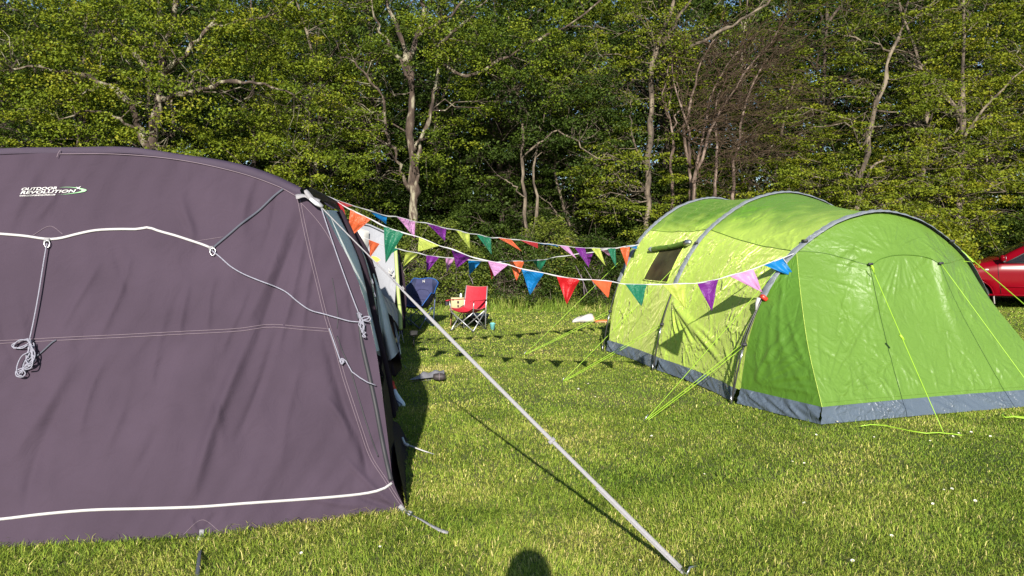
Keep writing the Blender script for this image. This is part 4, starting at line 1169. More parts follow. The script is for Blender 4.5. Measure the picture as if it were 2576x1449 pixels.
bay2, N2, X2, Y2v = bay(arB, arC, 150, .06, 4, fan(1.0, 0, -.5, .9, 0, .9, .02, .01, 5) + [(1.05 - .02 * k, .05 + .02 * k, .30 + .05 * k - .28 * (k > 5), .45 + .21 * k, .026, .017) for k in range(7)] +
                        fan(.1, LBC, 4.8, 6.2, 7, .8, .02, .010, 6) + fan(2.2, 0, -.3, 1.2, 7, .8, .022, .009, 7) + fan(2.0, LBC, 4.0, 5.6, 7, .9, .022, .010, 8))
def below_split(B, z0=.16):
    return B
# the fly: lower band lime, roof green; one green cloth, its grazing sheen coloured in as lime
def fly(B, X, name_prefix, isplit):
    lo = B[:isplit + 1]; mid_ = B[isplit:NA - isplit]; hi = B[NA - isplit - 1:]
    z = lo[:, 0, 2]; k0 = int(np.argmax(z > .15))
    gridobj('side_panel', lo[k0:], 'tent_lime_sheen', GT)
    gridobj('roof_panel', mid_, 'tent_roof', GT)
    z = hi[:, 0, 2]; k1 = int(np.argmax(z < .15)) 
    gridobj('side_panel', hi[:k1], 'tent_lime_sheen', GT)
# roof cloth: painted lime sheen on the shoulder, blended by height into the ridge green
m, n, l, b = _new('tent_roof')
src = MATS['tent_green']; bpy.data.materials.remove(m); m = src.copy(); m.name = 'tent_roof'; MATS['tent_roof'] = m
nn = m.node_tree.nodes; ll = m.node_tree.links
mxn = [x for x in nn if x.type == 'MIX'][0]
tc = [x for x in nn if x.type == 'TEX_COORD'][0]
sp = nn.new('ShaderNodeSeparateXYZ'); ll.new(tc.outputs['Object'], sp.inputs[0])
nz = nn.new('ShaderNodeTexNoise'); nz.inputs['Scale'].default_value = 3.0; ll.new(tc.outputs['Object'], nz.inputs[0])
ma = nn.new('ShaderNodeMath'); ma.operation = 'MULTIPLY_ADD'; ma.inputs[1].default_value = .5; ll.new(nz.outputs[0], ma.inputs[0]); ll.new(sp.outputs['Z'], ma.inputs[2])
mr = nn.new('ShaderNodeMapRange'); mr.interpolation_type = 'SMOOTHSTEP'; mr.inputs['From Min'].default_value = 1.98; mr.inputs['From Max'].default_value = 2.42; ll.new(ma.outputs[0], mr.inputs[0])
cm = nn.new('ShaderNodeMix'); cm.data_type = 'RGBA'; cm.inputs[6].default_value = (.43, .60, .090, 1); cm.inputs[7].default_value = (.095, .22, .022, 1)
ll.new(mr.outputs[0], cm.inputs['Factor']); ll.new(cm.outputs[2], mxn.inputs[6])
iS = 88
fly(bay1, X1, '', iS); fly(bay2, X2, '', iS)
def surfline(B, Nn, i, w_, m, name):
    pts = [B[i, j] + Nn[i, j] * .004 for j in range(B.shape[1])]
    MB().tube(pts, w_, 4).build(name, m, GT)
surfline(bay1, N1, iS, .004, 'tent_green', 'seam'); surfline(bay2, N2, iS, .004, 'tent_green', 'seam')
# back end (away from the viewer)
bb = hull(arA)
fw = np.array((.217, -.976, 0))
foot = np.array([TA[0] + .55 * TW[0], TA[1] + .55 * TW[1], 0]) - fw * .9; foot2 = np.array([TA[0] + 3.15 * TW[0], TA[1] + 3.15 * TW[1], 0]) - fw * .9
t = np.linspace(0, 1, NA)[:, None]; bf = foot * (1 - t) + foot2 * t
v = np.linspace(0, 1, 20)[None, :, None]
Bk = bb[:, None] * (1 - v) + bf[:, None] * v; Bk[..., 2] += (np.sin(np.pi * np.linspace(0, 1, 20))[None] * .18 * (bb[:, None, 2] / 2.4))
gridobj('end_panel', Bk, 'tent_green', GT)
# sleeves and poles
fwv = np.array((.217, -.976, 0))
for ar, cA in ((arA, 0), (arB, 1), (arC, 2)):
    z = ar[:, 2]; cen_ = np.array((ar[:, 0].mean(), ar[:, 1].mean(), .4))
    i0 = int(np.argmax(z > 1.08)); i1 = NA - i0
    T = np.gradient(ar, axis=0); T /= np.linalg.norm(T, axis=1, keepdims=True)
    Nn = np.cross(fwv, T); Nn *= np.sign(np.sum(Nn * (ar - cen_), axis=1, keepdims=True))
    ang = np.linspace(-1.25, 1.25, 9)
    hw = .062
    rs = np.random.default_rng(cA + 70)
    S = ar[i0:i1, None] + fwv * (np.sin(ang) * hw)[None, :, None] + Nn[i0:i1, None] * ((np.cos(ang) * .036 - .008)[None, :, None])
    S += Nn[i0:i1, None] * (.004 * np.sin(np.arange(i1 - i0) * .9 + 3 * np.sin(np.arange(i1 - i0) * .13)))[:, None, None] * np.cos(ang)[None, :, None]
    gridobj('pole_sleeve', S, 'sleeve_grey', GT)
    for sl_, nm in ((ar[:i0 + 4], 'pole'), (ar[i1 - 4:], 'pole')):
        MB().tube(list(sl_[::3]) + [sl_[-1]], .010, 8).build(nm, 'black_pole', GT)
    # clips, foot pins, ring and straps
    for zz in (.62, 1.68):
        j = int(np.argmax(z > zz)) if zz < ar[:, 2].max() else None
        if j:
            p = ar[j]
            MB().box(p - np.array((TW[0], TW[1], 0)) * (.0 if zz < 1 else -.01) + Nn[j] * .028 * (zz > 1), (.05, .09 if zz < 1 else .14, .03), Matrix.Rotation(R(-12.5), 4, 'Z'), .006).build('clip', 'black_parts_and_shade', GT)
            if zz > 1:
                jj = NA - 1 - j; MB().box(ar[jj] + Nn[jj] * .028, (.05, .14, .03), Matrix.Rotation(R(-12.5), 4, 'Z'), .006).build('clip', 'black_parts_and_shade', GT)
    MB().tube([ar[0] + (0, 0, .0), ar[0] + (-.005, 0, .09)], .009, 8).build('pole_foot', 'metal_pole', GT)
    MB().tube([ar[int(np.argmax(z > .42))], ar[int(np.argmax(z > .56))]], .0125, 8).build('pole_joint', 'metal_pole', GT)
# second black pole beside C and bunting tie
pc = arC[:int(np.argmax(arC[:, 2] > 1.12))]
MB().tube([p + np.array((-.035, -.02, 0)) * math.sin(math.pi * k / len(pc)) for k, p in enumerate(pc)][::4], .006, 6).build('pole', 'black_pole', GT)
jt = int(np.argmax(arC[:, 2] > 1.10))
MB().box(arC[jt] + (0, -.02, 0), (.075, .09, .045), Matrix.Rotation(R(40), 4, 'Y'), .01).build('red_tie', 'red_plastic', GT)
MB().tube([arC[jt] + (-.05, -.03, 0), arC[jt] + (-.07, -.03, -.06), arC[jt] + (-.08, -.03, -.13)], [.022, .018, .01], 8).build('sleeve_end', 'white_piping', GT)
# grey skirt around the foot
def skirt(pts_top, pts_bot, sd, nm='groundsheet_skirt'):
    rs = np.random.default_rng(sd)
    n = 160; a = resample(pts_top, n); c = resample(pts_bot, n)
    v = np.linspace(0, 1, 14)[None, :, None]
    S = a[:, None] * (1 - v) + c[:, None] * v
    L = np.linalg.norm(a[-1] - a[0]); X, Yv = np.meshgrid(np.linspace(0, L, n), np.linspace(0, .2, 14), indexing='ij')
    D = folds(X, Yv, [(rs.uniform(0, L), -.02, rs.uniform(0, L) * .0 + 0, 0, .01, 0) for _ in range(1)] + [(x, -.03, x + rs.uniform(.15, .6), .23, rs.uniform(.012, .03), rs.uniform(.006, .016)) for x in rs.uniform(-.2, L, 22)])
    N = gridnormals(S); N *= np.sign(N[..., :1] * 1 if abs(N[..., 0].mean()) > abs(N[..., 1].mean()) else N[..., 1:2]) * -1
    return gridobj(nm, S + N * D[..., None], 'skirt_grey', GT)
def edge_at(B, z0):
    k = int(np.argmax(B[:, 0, 2] > z0)); return B[k]
def outb(p, o=.05): return np.c_[p[:, 0] - TW[0] * o, p[:, 1] - TW[1] * o, np.full(len(p), .012)]
for B in (bay1, bay2):
    tp = edge_at(B, .155); skirt(tp[::6], outb(tp[::6]), 5)
# porch panels
F1t = np.array((F1[0] + .02, F1[1] + .03, .165)); F2t = np.array((F2[0], F2[1] + .03, .165))
hC = hull(arC)
def cpx(B, px, py):
    x, y = proj(B); d = (x - px) ** 2 + (y - py) ** 2; k = np.unravel_index(np.argmin(d), d.shape); return k
kl = int(cpx(arC, 2010, 640)[0]); 
kr = int(np.argmin(np.abs(arC[:, 2] - 1.52) + 5 * (np.arange(NA) < 150)))
ecurve_px = [(2024, 625), (2070, 636), (2120, 648), (2188, 665), (2215, 651), (2251, 642), (2300, 642), (2340, 650), (2366, 663), (2388, 650)]
eY = [arC[kl, 1], arC[kl, 1] - .06, 7.72, 7.62, 7.66, 7.72, 7.78, 7.82, 7.80, 8.1]
eave = [tuple(arC[kl])] + [tuple(P(a, b, y)) for (a, b), y in zip(ecurve_px[1:-1], eY[1:-1])] + [tuple(arC[kr])]
top_arc = arC[kl:kr + 1]
def disp_panel(S, sd, nseg, amp, extra=()):
    rs = np.random.default_rng(sd)
    nu, nv = S.shape[:2]
    Lu = np.linalg.norm(S[0, nv // 2] - S[-1, nv // 2]); Lv = np.linalg.norm(S[nu // 2, 0] - S[nu // 2, -1])
    X, Yv = np.meshgrid(np.linspace(0, Lu, nu), np.linspace(0, Lv, nv), indexing='ij')
    segs = list(extra)
    for k in range(nseg):
        x = rs.uniform(0, Lu); y = rs.uniform(0, Lv); a = rs.uniform(0, math.pi); l = rs.uniform(.1, .55)
        segs.append((x, y, x + l * math.cos(a), y + l * math.sin(a), rs.uniform(.008, .02), rs.uniform(.4, 1) * amp * rs.choice((-1, 1))))
    e = np.clip(np.minimum(np.minimum(X, Lu - X), np.minimum(Yv, Lv - Yv)) / .08, 0, 1)
    D = 1.4 * folds(X, Yv, segs) * e
    N = gridnormals(S); N *= np.where(N[..., 1:2].mean() > 0, -1, 1)
    return S + N * D[..., None]
up = coons(eave, [tuple(p) for p in top_arc[::6]] + [tuple(top_arc[-1])], [tuple(arC[kl]), tuple(arC[kl] + 1e-4)], [tuple(arC[kr]), tuple(arC[kr] + 1e-4)], 200, 60)
xs_e = proj(np.array([P(2188, 665, 7.62)]))
ext = []
Lu = 1.9
for (uc, sd) in ((.95, 1), (1.72, 2)):
    ext += fan(uc, 0.0, .5, 2.7, 11, .5, .014, .007, sd)
gridobj('porch_roof', disp_panel(up, 8, 26, .003, ext), 'tent_front', GT)
def line3(a, b, n=6, bow=(0, 0, 0)):
    t = np.linspace(0, 1, n)[:, None]; return [tuple(p) for p in np.array(a) * (1 - t) + np.array(b) * t + np.array(bow) * np.sin(math.pi * t)]
lseam = [tuple(F1t), tuple(P(2052, 908, 6.95)), tuple(P(2040, 735, 7.42)), tuple(arC[kl])]
lseam = [tuple(F1t), tuple(F1t * .66 + arC[kl] * .34 + (-.05, -.02, .02)), tuple(F1t * .33 + arC[kl] * .67 + (-.04, -.02, .02)), tuple(arC[kl])]
rseam = [tuple(F2t), tuple(F2t * .66 + arC[kr] * .34 + (-.07, -.04, .02)), tuple(F2t * .33 + arC[kr] * .67 + (-.075, -.04, .0)), tuple(arC[kr])]
fr = coons(line3(F1t, F2t, 6, (0, .05, 0)), eave, lseam, rseam, 260, 170)
uu = np.linspace(0, 1, 260)[:, None]; vv = np.linspace(0, 1, 170)[None]
fr[..., 1] += .07 * np.sin(np.pi * uu) * np.sin(np.pi * vv)
ext = fan(.95 * 1.3, 1.55, 4.0, 5.6, 9, .7, .016, .008, 21) + fan(2.3, 1.55, 4.0, 5.6, 9, .6, .016, .007, 22) + fan(.05, .05, .1, 1.5, 8, .8, .016, .007, 23) + \
      [(x, .02, x + rs_a.normal(0, .1), rs_a.uniform(.2, .45), .014, .006) for x in np.linspace(.2, 2.9, 22)] + [(.35, .35, .85, 1.05, .03, .012), (.3, .5, .6, 1.3, .02, -.008)]
frd = disp_panel(fr, 9, 110, .0042, ext)
gridobj('front_panel', frd, 'tent_front', GT)
MB().tube([frd[0, j] + (0, -.004, 0) for j in range(0, 170, 3)], .0028, 4).build('seam', 'tent_lime_sheen', GT)
MB().tube([frd[i, -1] + (0, -.006, .0) for i in range(0, 260, 3)], .0045, 4).build('seam', 'tent_green', GT)
MB().tube([fr[i, 4] + (0, -.004, .0) for i in range(0, 260, 4)], .002, 4).build('seam', 'tent_front', GT)
# left side of the porch
kb = int(np.argmax(hC[:, 2] > .16))
lp = coons(line3(hC[kb], F1t), [tuple(hC[kl]), tuple(hC[kl] + 1e-4)], [tuple(p) for p in hC[kb:kl + 1:5]] + [tuple(hC[kl])], lseam, 90, 150)
lpd = disp_panel(lp, 12, 24, .004, fan(0.1, .05, .1, 1.4, 9, .8, .02, .008, 31) + [(.15 + .13 * k, .02, .1 + .05 * k, .7 + .3 * (k % 3), .03, .006) for k in range(5)])
gridobj('porch_side', lpd, 'tent_green', GT)
kb2 = NA - 1 - kb
rp = coons(line3(F2t, hC[kb2]), [tuple(hC[kr]), tuple(hC[kr] + 1e-4)], rseam, [tuple(p) for p in hC[kb2:kr - 1:-5]] + [tuple(hC[kr])], 60, 100)
gridobj('porch_side', rp, 'tent_green', GT)
skirt([tuple(hC[kb]), tuple((hC[kb] + F1t) / 2), tuple(F1t)], [tuple(hC[0] + (-.03, -.03, .01)), tuple(((hC[0] + np.r_[F1, 0]) / 2) + (-.02, -.02, .01)), (F1[0], F1[1], .01)], 6)
skirt([tuple(F1t), tuple((F1t + F2t) / 2 + (0, .05, 0)), tuple(F2t)], [(F1[0], F1[1], .01), ((F1[0] + F2[0]) / 2, (F1[1] + F2[1]) / 2 - .01, .01), (F2[0], F2[1] - .04, .01)], 7)
# mesh window with rolled blind
def on_bay(B, Nn, poly, nu, nv, lift):
    idx = np.array([cpx(B, *p) for p in poly], float)       # bl, br, tr, tl
    u = np.linspace(0, 1, nu)[:, None, None]; v_ = np.linspace(0, 1, nv)[None, :, None]
    I = (1 - v_) * ((1 - u) * idx[0] + u * idx[1]) + v_ * ((1 - u) * idx[3] + u * idx[2])
    i0 = np.clip(np.floor(I[..., 0]).astype(int), 0, B.shape[0] - 2); j0 = np.clip(np.floor(I[..., 1]).astype(int), 0, B.shape[1] - 2)
    fi = (I[..., 0] - i0)[..., None]; fj = (I[..., 1] - j0)[..., None]
    Q = (1 - fi) * (1 - fj) * B[i0, j0] + fi * (1 - fj) * B[i0 + 1, j0] + (1 - fi) * fj * B[i0, j0 + 1] + fi * fj * B[i0 + 1, j0 + 1]
    return Q + Nn[i0, j0] * lift
win = on_bay(bay1, N1, [(1619, 705), (1680, 709), (1724, 620), (1664, 626)], 24, 30, .007)
gridobj('mesh_window', win, 'mesh_window', GT)
fr_ = MB()
for sli in (win[0, :], win[-1, :], win[:, 0], win[:, -1]): fr_.tube(list(sli[::3]) + [sli[-1]], .009, 5)
fr_.build('window_frame', 'tent_lime_sheen', GT)
topw = on_bay(bay1, N1, [(1641, 630), (1736, 616), (1736, 612), (1641, 626)], 20, 2, .04)[:, 0]
MB().tube(list(topw), [.012, .03, .036, .038, .034, .04, .038, .036, .042, .038, .034, .04, .04, .038, .042, .036, .04, .036, .034, .03], 10).build('rolled_blind', 'tent_green', GT)
MB().tube([topw[-2], topw[-1], topw[-1] + (topw[-1] - topw[-3]) * .6], [.044, .046, .028], 10).build('blind_lining', 'metal_pole', GT)
MB().tube([topw[0] - (topw[1] - topw[0]), topw[0], topw[1]], [.012, .034, .036], 10).build('blind_lining', 'sleeve_grey', GT)
# faint printed strip on the skirt near the middle hoop
# guy lines
def guy(a, b_, r=.0030, s=.01):
    MB().tube(list(sag(a, b_, s, 12)), r, 6).build('guy_line', 'guy_lime', GT)
pA, pB, pC = G(1320, 891, .01), G(1417, 958, .01), G(1625, 1056, .01)
def az(ar, zz, side=0):
    k = int(np.argmax(ar[:, 2] > zz)); return ar[k if side == 0 else NA - 1 - k].copy()
for ar, pg, zh in ((arA, pA, 1.66), (arB, pB, 1.62), (arC, pC, 1.50)):
    guy(az(ar, zh) + (-.02, 0, 0), pg, .0028)
    lo_ = az(ar, .62) + (-.03, 0, 0)
    guy(lo_, pg); guy(lo_ + (0, -.02, -.035), pg + (.02, -.01, 0), .0030)
    MB().tube([pg + (.02, 0, .05), pg + (-.03, 0, -.02)], .004, 5).build('peg', 'metal_pole', GT)
g1a = P(2189, 664, 7.60); g1b = G(2373, 1087, .01)
guy(g1a, g1b, .0036, .006); g2a = P(2366, 662, 7.78); g2b = G(2640, 1040, .01); guy(g2a, P(2576, 950, 7.2) * 1.0 + (P(2576, 950, 7.2) - g2a) * .35, .0036, .0)
mid = g1a * .43 + g1b * .57
MB().tube([g1a * .53 + g1b * .47 + (-.02, 0, .02), g1a * .53 + g1b * .47 + (.02, 0, -.03)], .012, 6).build('guy_runner', 'guy_lime', GT)
for q in (g1a, g2a): MB().box(q + (0, -.01, 0), (.05, .02, .025), None, .005).build('clip', 'black_parts_and_shade', GT)
for (x0, y0, x1, y1) in ((2191, 672, 2200, 690),):
    MB().tube([P(x0, y0, 7.5), P((x0 + x1) / 2 + 3, (y0 + y1) / 2, 7.48), P(x1, y1, 7.5)], .004, 5).build('guy_tail', 'guy_lime', GT)
g3a = az(arC, 1.60, 1) + (.04, -.02, .0); e3 = P(2576, 765, 9.4)
guy(g3a, g3a + (e3 - g3a) * 1.9, .006, .0)
MB().tube([g3a, g3a + (.14, .0, -.13), g3a + (.02, 0, -.12)], .006, 5).build('guy_tail', 'guy_lime', GT)
MB().tube([g1a + (.01, 0, 0), g1a + (.03, -.02, -.06)], .01, 6).build('guy_tail', 'guy_lime', GT)
# blue peg tab under the skirt
MB().box(G(2098, 948, .03), (.03, .05, .03), Matrix.Rotation(.5, 4, 'Z'), .005).build('blue_tab', 'flag_blue', GT)

# ============================================================ bunting
def bunting(name, label, flags, Ya, Yb, x0, x1, start, end, extra=(), label_suffix=''):
    root = thing(name, label, 'bunting', tuple((P(start[0] * S32, start[1] * S32, Ya))))
    def Yat(x): 
        t = (x - x0) / (x1 - x0); return Ya + (Yb - Ya) * t
    tape = [P(start[0] * S32, start[1] * S32, Yat(start[0]))]
    rs = np.random.default_rng(len(flags) * 7 + int(Ya * 10) + int(Yb * 3))
    for (c, a, b_, tp) in flags:
        pa = P(a[0] * S32, a[1] * S32, Yat(a[0])); pb = P(b_[0] * S32, b_[1] * S32, Yat(b_[0]))
        if np.linalg.norm(tape[-1] - pa) > .02: tape.append(pa)
        tape.append(pb)
        Lb = np.linalg.norm(pb - pa)
        L3 = max(.17, np.hypot(tp[0] - (a[0] + b_[0]) / 2, tp[1] - (a[1] + b_[1]) / 2) * S32 / FPX * pa[1])
        pt = P(tp[0] * S32, tp[1] * S32, Yat((a[0] + b_[0]) / 2))
        real = .27; sh = np.linalg.norm(pt - (pa + pb) / 2)
        if sh < real:                      # tip blown towards or away from the viewer
            k = math.sqrt(real ** 2 - sh ** 2) * .8
            pt = P(tp[0] * S32, tp[1] * S32, pt[1] + k * (1 if rs.uniform() < .65 else -1))
        n = 14; V = []; 
        u = np.linspace(0, 1, n)
        ph = rs.uniform(0, 6.28); fr = rs.uniform(6, 11); am = rs.uniform(.010, .022)
        A = np.zeros((n, n, 3))
        for j, v in enumerate(np.linspace(0, 1, n)):
            w0 = pa * (1 - v) + pt * v; w1 = pb * (1 - v) + pt * v
            for i, uu_ in enumerate(u):
                p = w0 * (1 - uu_) + w1 * uu_
                p = p + np.array((0, 1., .15)) * (am * math.sin(fr * uu_ + ph + v * 3) * (1 - .7 * v) * min(1, v * 5) + .010 * math.sin(v * 7 + ph) * min(1, v * 3))
                A[i, j] = p
        f = gridobj('flag', A, 'flag_' + c, root); f['label'] = c.replace('yellow', 'lime yellow') + ' pennant'
        ed = MB().tube([A[0, j] for j in range(n)] + [A[-1, j] for j in range(n - 2, -1, -1)], .0015, 3, cap=False)
        ed.build('flag_hem', 'flag_' + c, None).parent = f
        f.children[0].location = -np.array(root.location)
    tape.append(P(end[0] * S32, end[1] * S32, Yb))
    tape = resample([tuple(p) for p in tape], len(tape) * 5)
    MB().ribbon(list(tape), [.011 + .003 * math.sin(k * .8) for k in range(len(tape))], (0, -1, .15), .002).build('tape', 'bunting_tape', root)
    for (pts, r_) in extra: MB().tube(pts, r_, 5).build('tie', 'bunting_tape', root)
    return root
s1f = [('red', (1044, 624), (1068, 640), (1084, 686)), ('orange', (1095, 655), (1159, 685), (1087, 747)), ('green', (1199, 706), (1262, 728), (1205, 822)), ('yellow', (1309, 741), (1373, 768), (1306, 786)),
       ('purple', (1411, 778), (1474, 803), (1427, 837)), ('pink', (1525, 815), (1588, 827), (1545, 863)), ('blue', (1630, 840), (1700, 853), (1656, 922)), ('red', (1739, 862), (1812, 873), (1771, 951)),
       ('orange', (1848, 874), (1912, 880), (1900, 930)), ('green', (1954, 888), (2022, 889), (2004, 957)), ('yellow', (2070, 889), (2143, 886), (2142, 966)), ('purple', (2179, 885), (2245, 872), (2225, 973)),
       ('pink', (2278, 862), (2354, 841), (2383, 914)), ('blue', (2386, 828), (2446, 806), (2485, 868))]
tie_end = P(2481 * S32, 792 * S32, 7.72)
bunting('bunting', 'nearest string of coloured pennants, tied to the front hoop of the green tent', s1f, 7.3, 7.72, 1010, 2480, (1012, 612), (2481, 792),
        extra=[([P(2446 * S32, 806 * S32, 7.71), P(2458 * S32, 822 * S32, 7.7), P(2462 * S32, 834 * S32, 7.75)], .004)])
s2f = [('red', (1060, 628), (1103, 643), (1075, 648)), ('blue', (1148, 656), (1209, 675), (1207, 701)), ('pink', (1240, 677), (1297, 693), (1296, 743)), ('purple', (1333, 697), (1394, 714), (1391, 754)),
       ('yellow', (1423, 718), (1467, 730), (1469, 778)), ('green', (1489, 732), (1534, 743), (1536, 795)), ('orange', (1557, 743), (1597, 748), (1630, 785)), ('red', (1625, 750), (1680, 759), (1681, 776)),
       ('blue', (1683, 760), (1732, 764), (1747, 771)), ('pink', (1748, 767), (1776, 770), (1801, 808)), ('purple', (1796, 773), (1828, 775), (1841, 837)), ('yellow', (1847, 775), (1875, 776), (1892, 831)),
       ('green', (1898, 776), (1923, 775), (1925, 837)), ('orange', (1937, 773), (1968, 771), (1959, 834))]
bunting('bunting', 'topmost string of coloured pennants, from the awning roof to the back hoop of the tent', s2f, 7.35, 11.4, 1010, 1995, (1012, 610), (1996, 764))
s3f = [('orange', (1153, 749), (1186, 762), (1157, 803)), ('green', (1207, 770), (1246, 778), (1207, 801)), ('yellow', (1267, 784), (1309, 791), (1260, 834)), ('purple', (1333, 798), (1373, 803), (1333, 851)),
       ('pink', (1393, 805), (1420, 807), (1396, 853)), ('blue', (1463, 812), (1505, 815), (1467, 860)), ('red', (1525, 817), (1551, 819), (1537, 874)), ('orange', (1592, 816), (1639, 816), (1614, 877)),
       ('green', (1664, 814), (1708, 810), (1688, 849)), ('yellow', (1736, 803), (1775, 799), (1752, 817)), ('purple', (1808, 793), (1854, 788), (1840, 830)), ('pink', (1879, 781), (1926, 776), (1903, 799)),
       ('blue', (1957, 769), (1991, 766), (1990, 778))]
bunting('bunting', 'farthest string of small pennants, starting at the far door post of the awning', s3f, 9.15, 11.5, 1130, 1995, (1134, 742), (1998, 764))
#@@PART3

# ============================================================ grey tent behind the awning
BT = thing('dome_tent', 'pale grey and cream tent with lime trim standing behind the awning doors', 'tent', (-2.6, 12.6, 0))
def P_(pts, Y): return [tuple(P(a, b, y)) for (a, b), y in zip(pts, Y if hasattr(Y, '__len__') else [Y] * len(pts))]
upb = coons(P_([(925, 690), (940, 712), (965, 742), (993, 765)], [12.0, 11.9, 11.8, 11.7]), P_([(868, 566), (905, 562), (930, 567), (965, 583), (992, 600)], [12.4, 12.3, 12.2, 12.1, 12.0]),
            P_([(925, 690), (895, 630), (868, 566)], [12.0, 12.2, 12.4]), P_([(993, 765), (997, 700), (998, 650), (992, 600)], [11.7, 11.8, 11.9, 12.0]), 60, 60)
upb[..., 1] -= .06 * np.sin(np.linspace(0, np.pi, 60))[:, None] * np.sin(np.linspace(0, np.pi, 60))[None]
gridobj('canopy', upb, 'grey_tent_cloth', BT)
lwb = coons(P_([(944, 765), (980, 790), (1007, 828)], [11.5, 11.4, 11.3]), P_([(925, 690), (940, 712), (965, 742), (993, 765)], [11.98, 11.88, 11.78, 11.68]),
            P_([(944, 765), (932, 725), (925, 690)], [11.5, 11.8, 11.98]), P_([(1007, 828), (1006, 795), (993, 765)], [11.3, 11.5, 11.68]), 50, 40)
lwb[..., 1] -= .02 * np.sin(np.linspace(0, 30, 50))[:, None]
gridobj('canopy_front', lwb, 'cream_tent_cloth', BT)
MB().tube(P_([(992, 598), (996, 640), (999, 690), (1002, 740), (1007, 790), (1008, 828)], [11.95, 11.85, 11.75, 11.65, 11.5, 11.25]), .03, 6).build('trim', 'lime_trim', BT)
MB().tube(P_([(866, 566), (905, 561), (930, 566), (965, 582), (992, 599)], [12.35, 12.25, 12.15, 12.05, 11.95]), .015, 6).build('trim', 'grey_tent_cloth', BT)
# roof and walls behind the canopy
r0 = np.array(P_([(868, 566), (905, 562), (930, 567), (965, 583), (992, 600)], [12.4, 12.3, 12.2, 12.1, 12.0])); r0 = resample(r0, 30)
rws = [r0]
for t_ in (.4, 1.0, 1.7, 2.3): 
    q = r0 + np.array((-.10, 1., 0)) * t_; q[:, 2] -= .10 * t_ ** 1.6; rws.append(q)
g_ = rws[-1].copy(); g_[:, 1] += .5; g_[:, 2] = 0; rws.append(g_)
gridobj('roof', np.stack(rws, 1), 'grey_tent_cloth', BT)
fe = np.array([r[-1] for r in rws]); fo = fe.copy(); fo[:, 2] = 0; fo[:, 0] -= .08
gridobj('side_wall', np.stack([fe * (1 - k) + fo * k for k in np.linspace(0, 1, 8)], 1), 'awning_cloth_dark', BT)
nb = np.array([P(868, 566, 12.4) + (-.1, .05, 0), P(925, 690, 12.2), P(944, 765, 12.0), G(960, 900) * (1, 0, 1) + (0, 11.9, 0)])
# bulging cream vent cover
vc = MB(); C0 = P(905, 600, 12.0)
A_ = np.zeros((18, 18, 3))
for i, a in enumerate(np.linspace(-1, 1, 18)):
    for j, b_ in enumerate(np.linspace(-1, 1, 18)):
        h = (1 - a ** 4) * (1 - b_ ** 4)
        A_[i, j] = C0 + np.array((a * .14 * (1 - .25 * (b_ < 0) * -b_), -.16 * h + .04, b_ * .17 - a * .05))
vc.grid(A_); vc.build('vent_cover', 'white_nylon', BT)
lgm = MB(); c = P(946, 652, 11.93); 
lgm.add([c + np.array((.075 * math.cos(a) , -.01, .038 * math.sin(a) - .03 * math.cos(a))) for a in np.linspace(0, 6.1, 20)], [tuple(range(20))])
lgm.build('logo_sun', 'sun_yellow', BT, smooth=False)
sw2 = MB(); sw2.tube([c + (.02, -.015, -.06), c + (.09, -.015, -.075), c + (.14, -.015, -.06)], .006, 5); sw2.build('logo_stroke', 'flag_orange', BT)
sq = MB(); rs0 = np.random.default_rng(4)
for k in range(5): sq.tube([c + (-.28 + .05 * k, -.05, .03 - .02 * k + rs0.normal(0, .004)), c + (-.25 + .05 * k, -.05, .02 - .02 * k)], .008, 4)
for k in range(8): sq.tube([c + (-.22 + .028 * k, -.05, -.045 - .011 * k), c + (-.20 + .028 * k, -.05, -.05 - .011 * k)], .006, 4)
sq.build('logo_print', 'dark_print', BT)
sc_ = MB(); c2 = P(985, 690, 11.75)
for pts in ([(-.05, .10), (-.02, .06), (-.05, .03), (0, .01)], [(.02, .10), (-.02, .03), (.03, -.02), (0, -.06)], [(.04, .02), (.05, -.03), (.01, -.05)]):
    sc_.tube([c2 + (a, -.03, b_) for a, b_ in pts], .008, 5)
sc_.build('printed_motif', 'white_nylon', BT)
# dark door flap and pole beyond the trim
fp = coons(P_([(1004, 838), (1013, 842)], [12.1, 12.1]), P_([(994, 628), (1003, 640)], [12.1, 12.1]), P_([(1004, 838), (1003, 760), (999, 690), (994, 628)], [12.1] * 4), P_([(1013, 842), (1022, 772), (1018, 700), (1003, 640)], [12.1] * 4), 12, 30)
gridobj('door_flap', fp, 'awning_cloth_dark', BT)
MB().tube(P_([(1003, 640), (1004, 700), (1005, 716)], 12.0), .005, 5).build('cord', 'rope_white', BT)
MB().tube(P_([(1005, 716), (1000, 722), (1004, 727), (1012, 720), (1016, 726), (1014, 732)], 12.0), .014, 6).build('cord_hook', 'webbing_grey', BT)
MB().tube(P_([(1006, 828), (1005, 850), (1003, 868)], [11.3, 11.25, 11.2]), .006, 5).build('cord', 'rope_white', BT)
MB().tube(P_([(1009, 826), (1012, 845), (1016, 862)], [11.3, 11.25, 11.2]), .005, 5).build('cord', 'rope_white', BT)
MB().tube([P(975, 800, 11.6), P(992, 850, 11.4), G(1006, 905)], .03, 8).build('pole', 'awning_cloth_dark', BT)
MB().tube([P(990, 812, 11.6), P(1001, 850, 11.5), G(1007, 893)], .018, 8).build('pole', 'steel_tube', BT)
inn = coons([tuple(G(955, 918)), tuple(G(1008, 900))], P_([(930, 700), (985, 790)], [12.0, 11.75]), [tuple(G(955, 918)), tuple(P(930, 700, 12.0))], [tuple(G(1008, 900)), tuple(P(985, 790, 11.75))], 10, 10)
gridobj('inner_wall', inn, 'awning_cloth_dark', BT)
wk = coons(P_([(984, 862), (994, 856)], 10.9), P_([(968, 788), (972, 788)], 11.0), P_([(984, 862), (975, 825), (968, 788)], 10.95), P_([(994, 856), (984, 822), (972, 788)], 10.95), 8, 20)
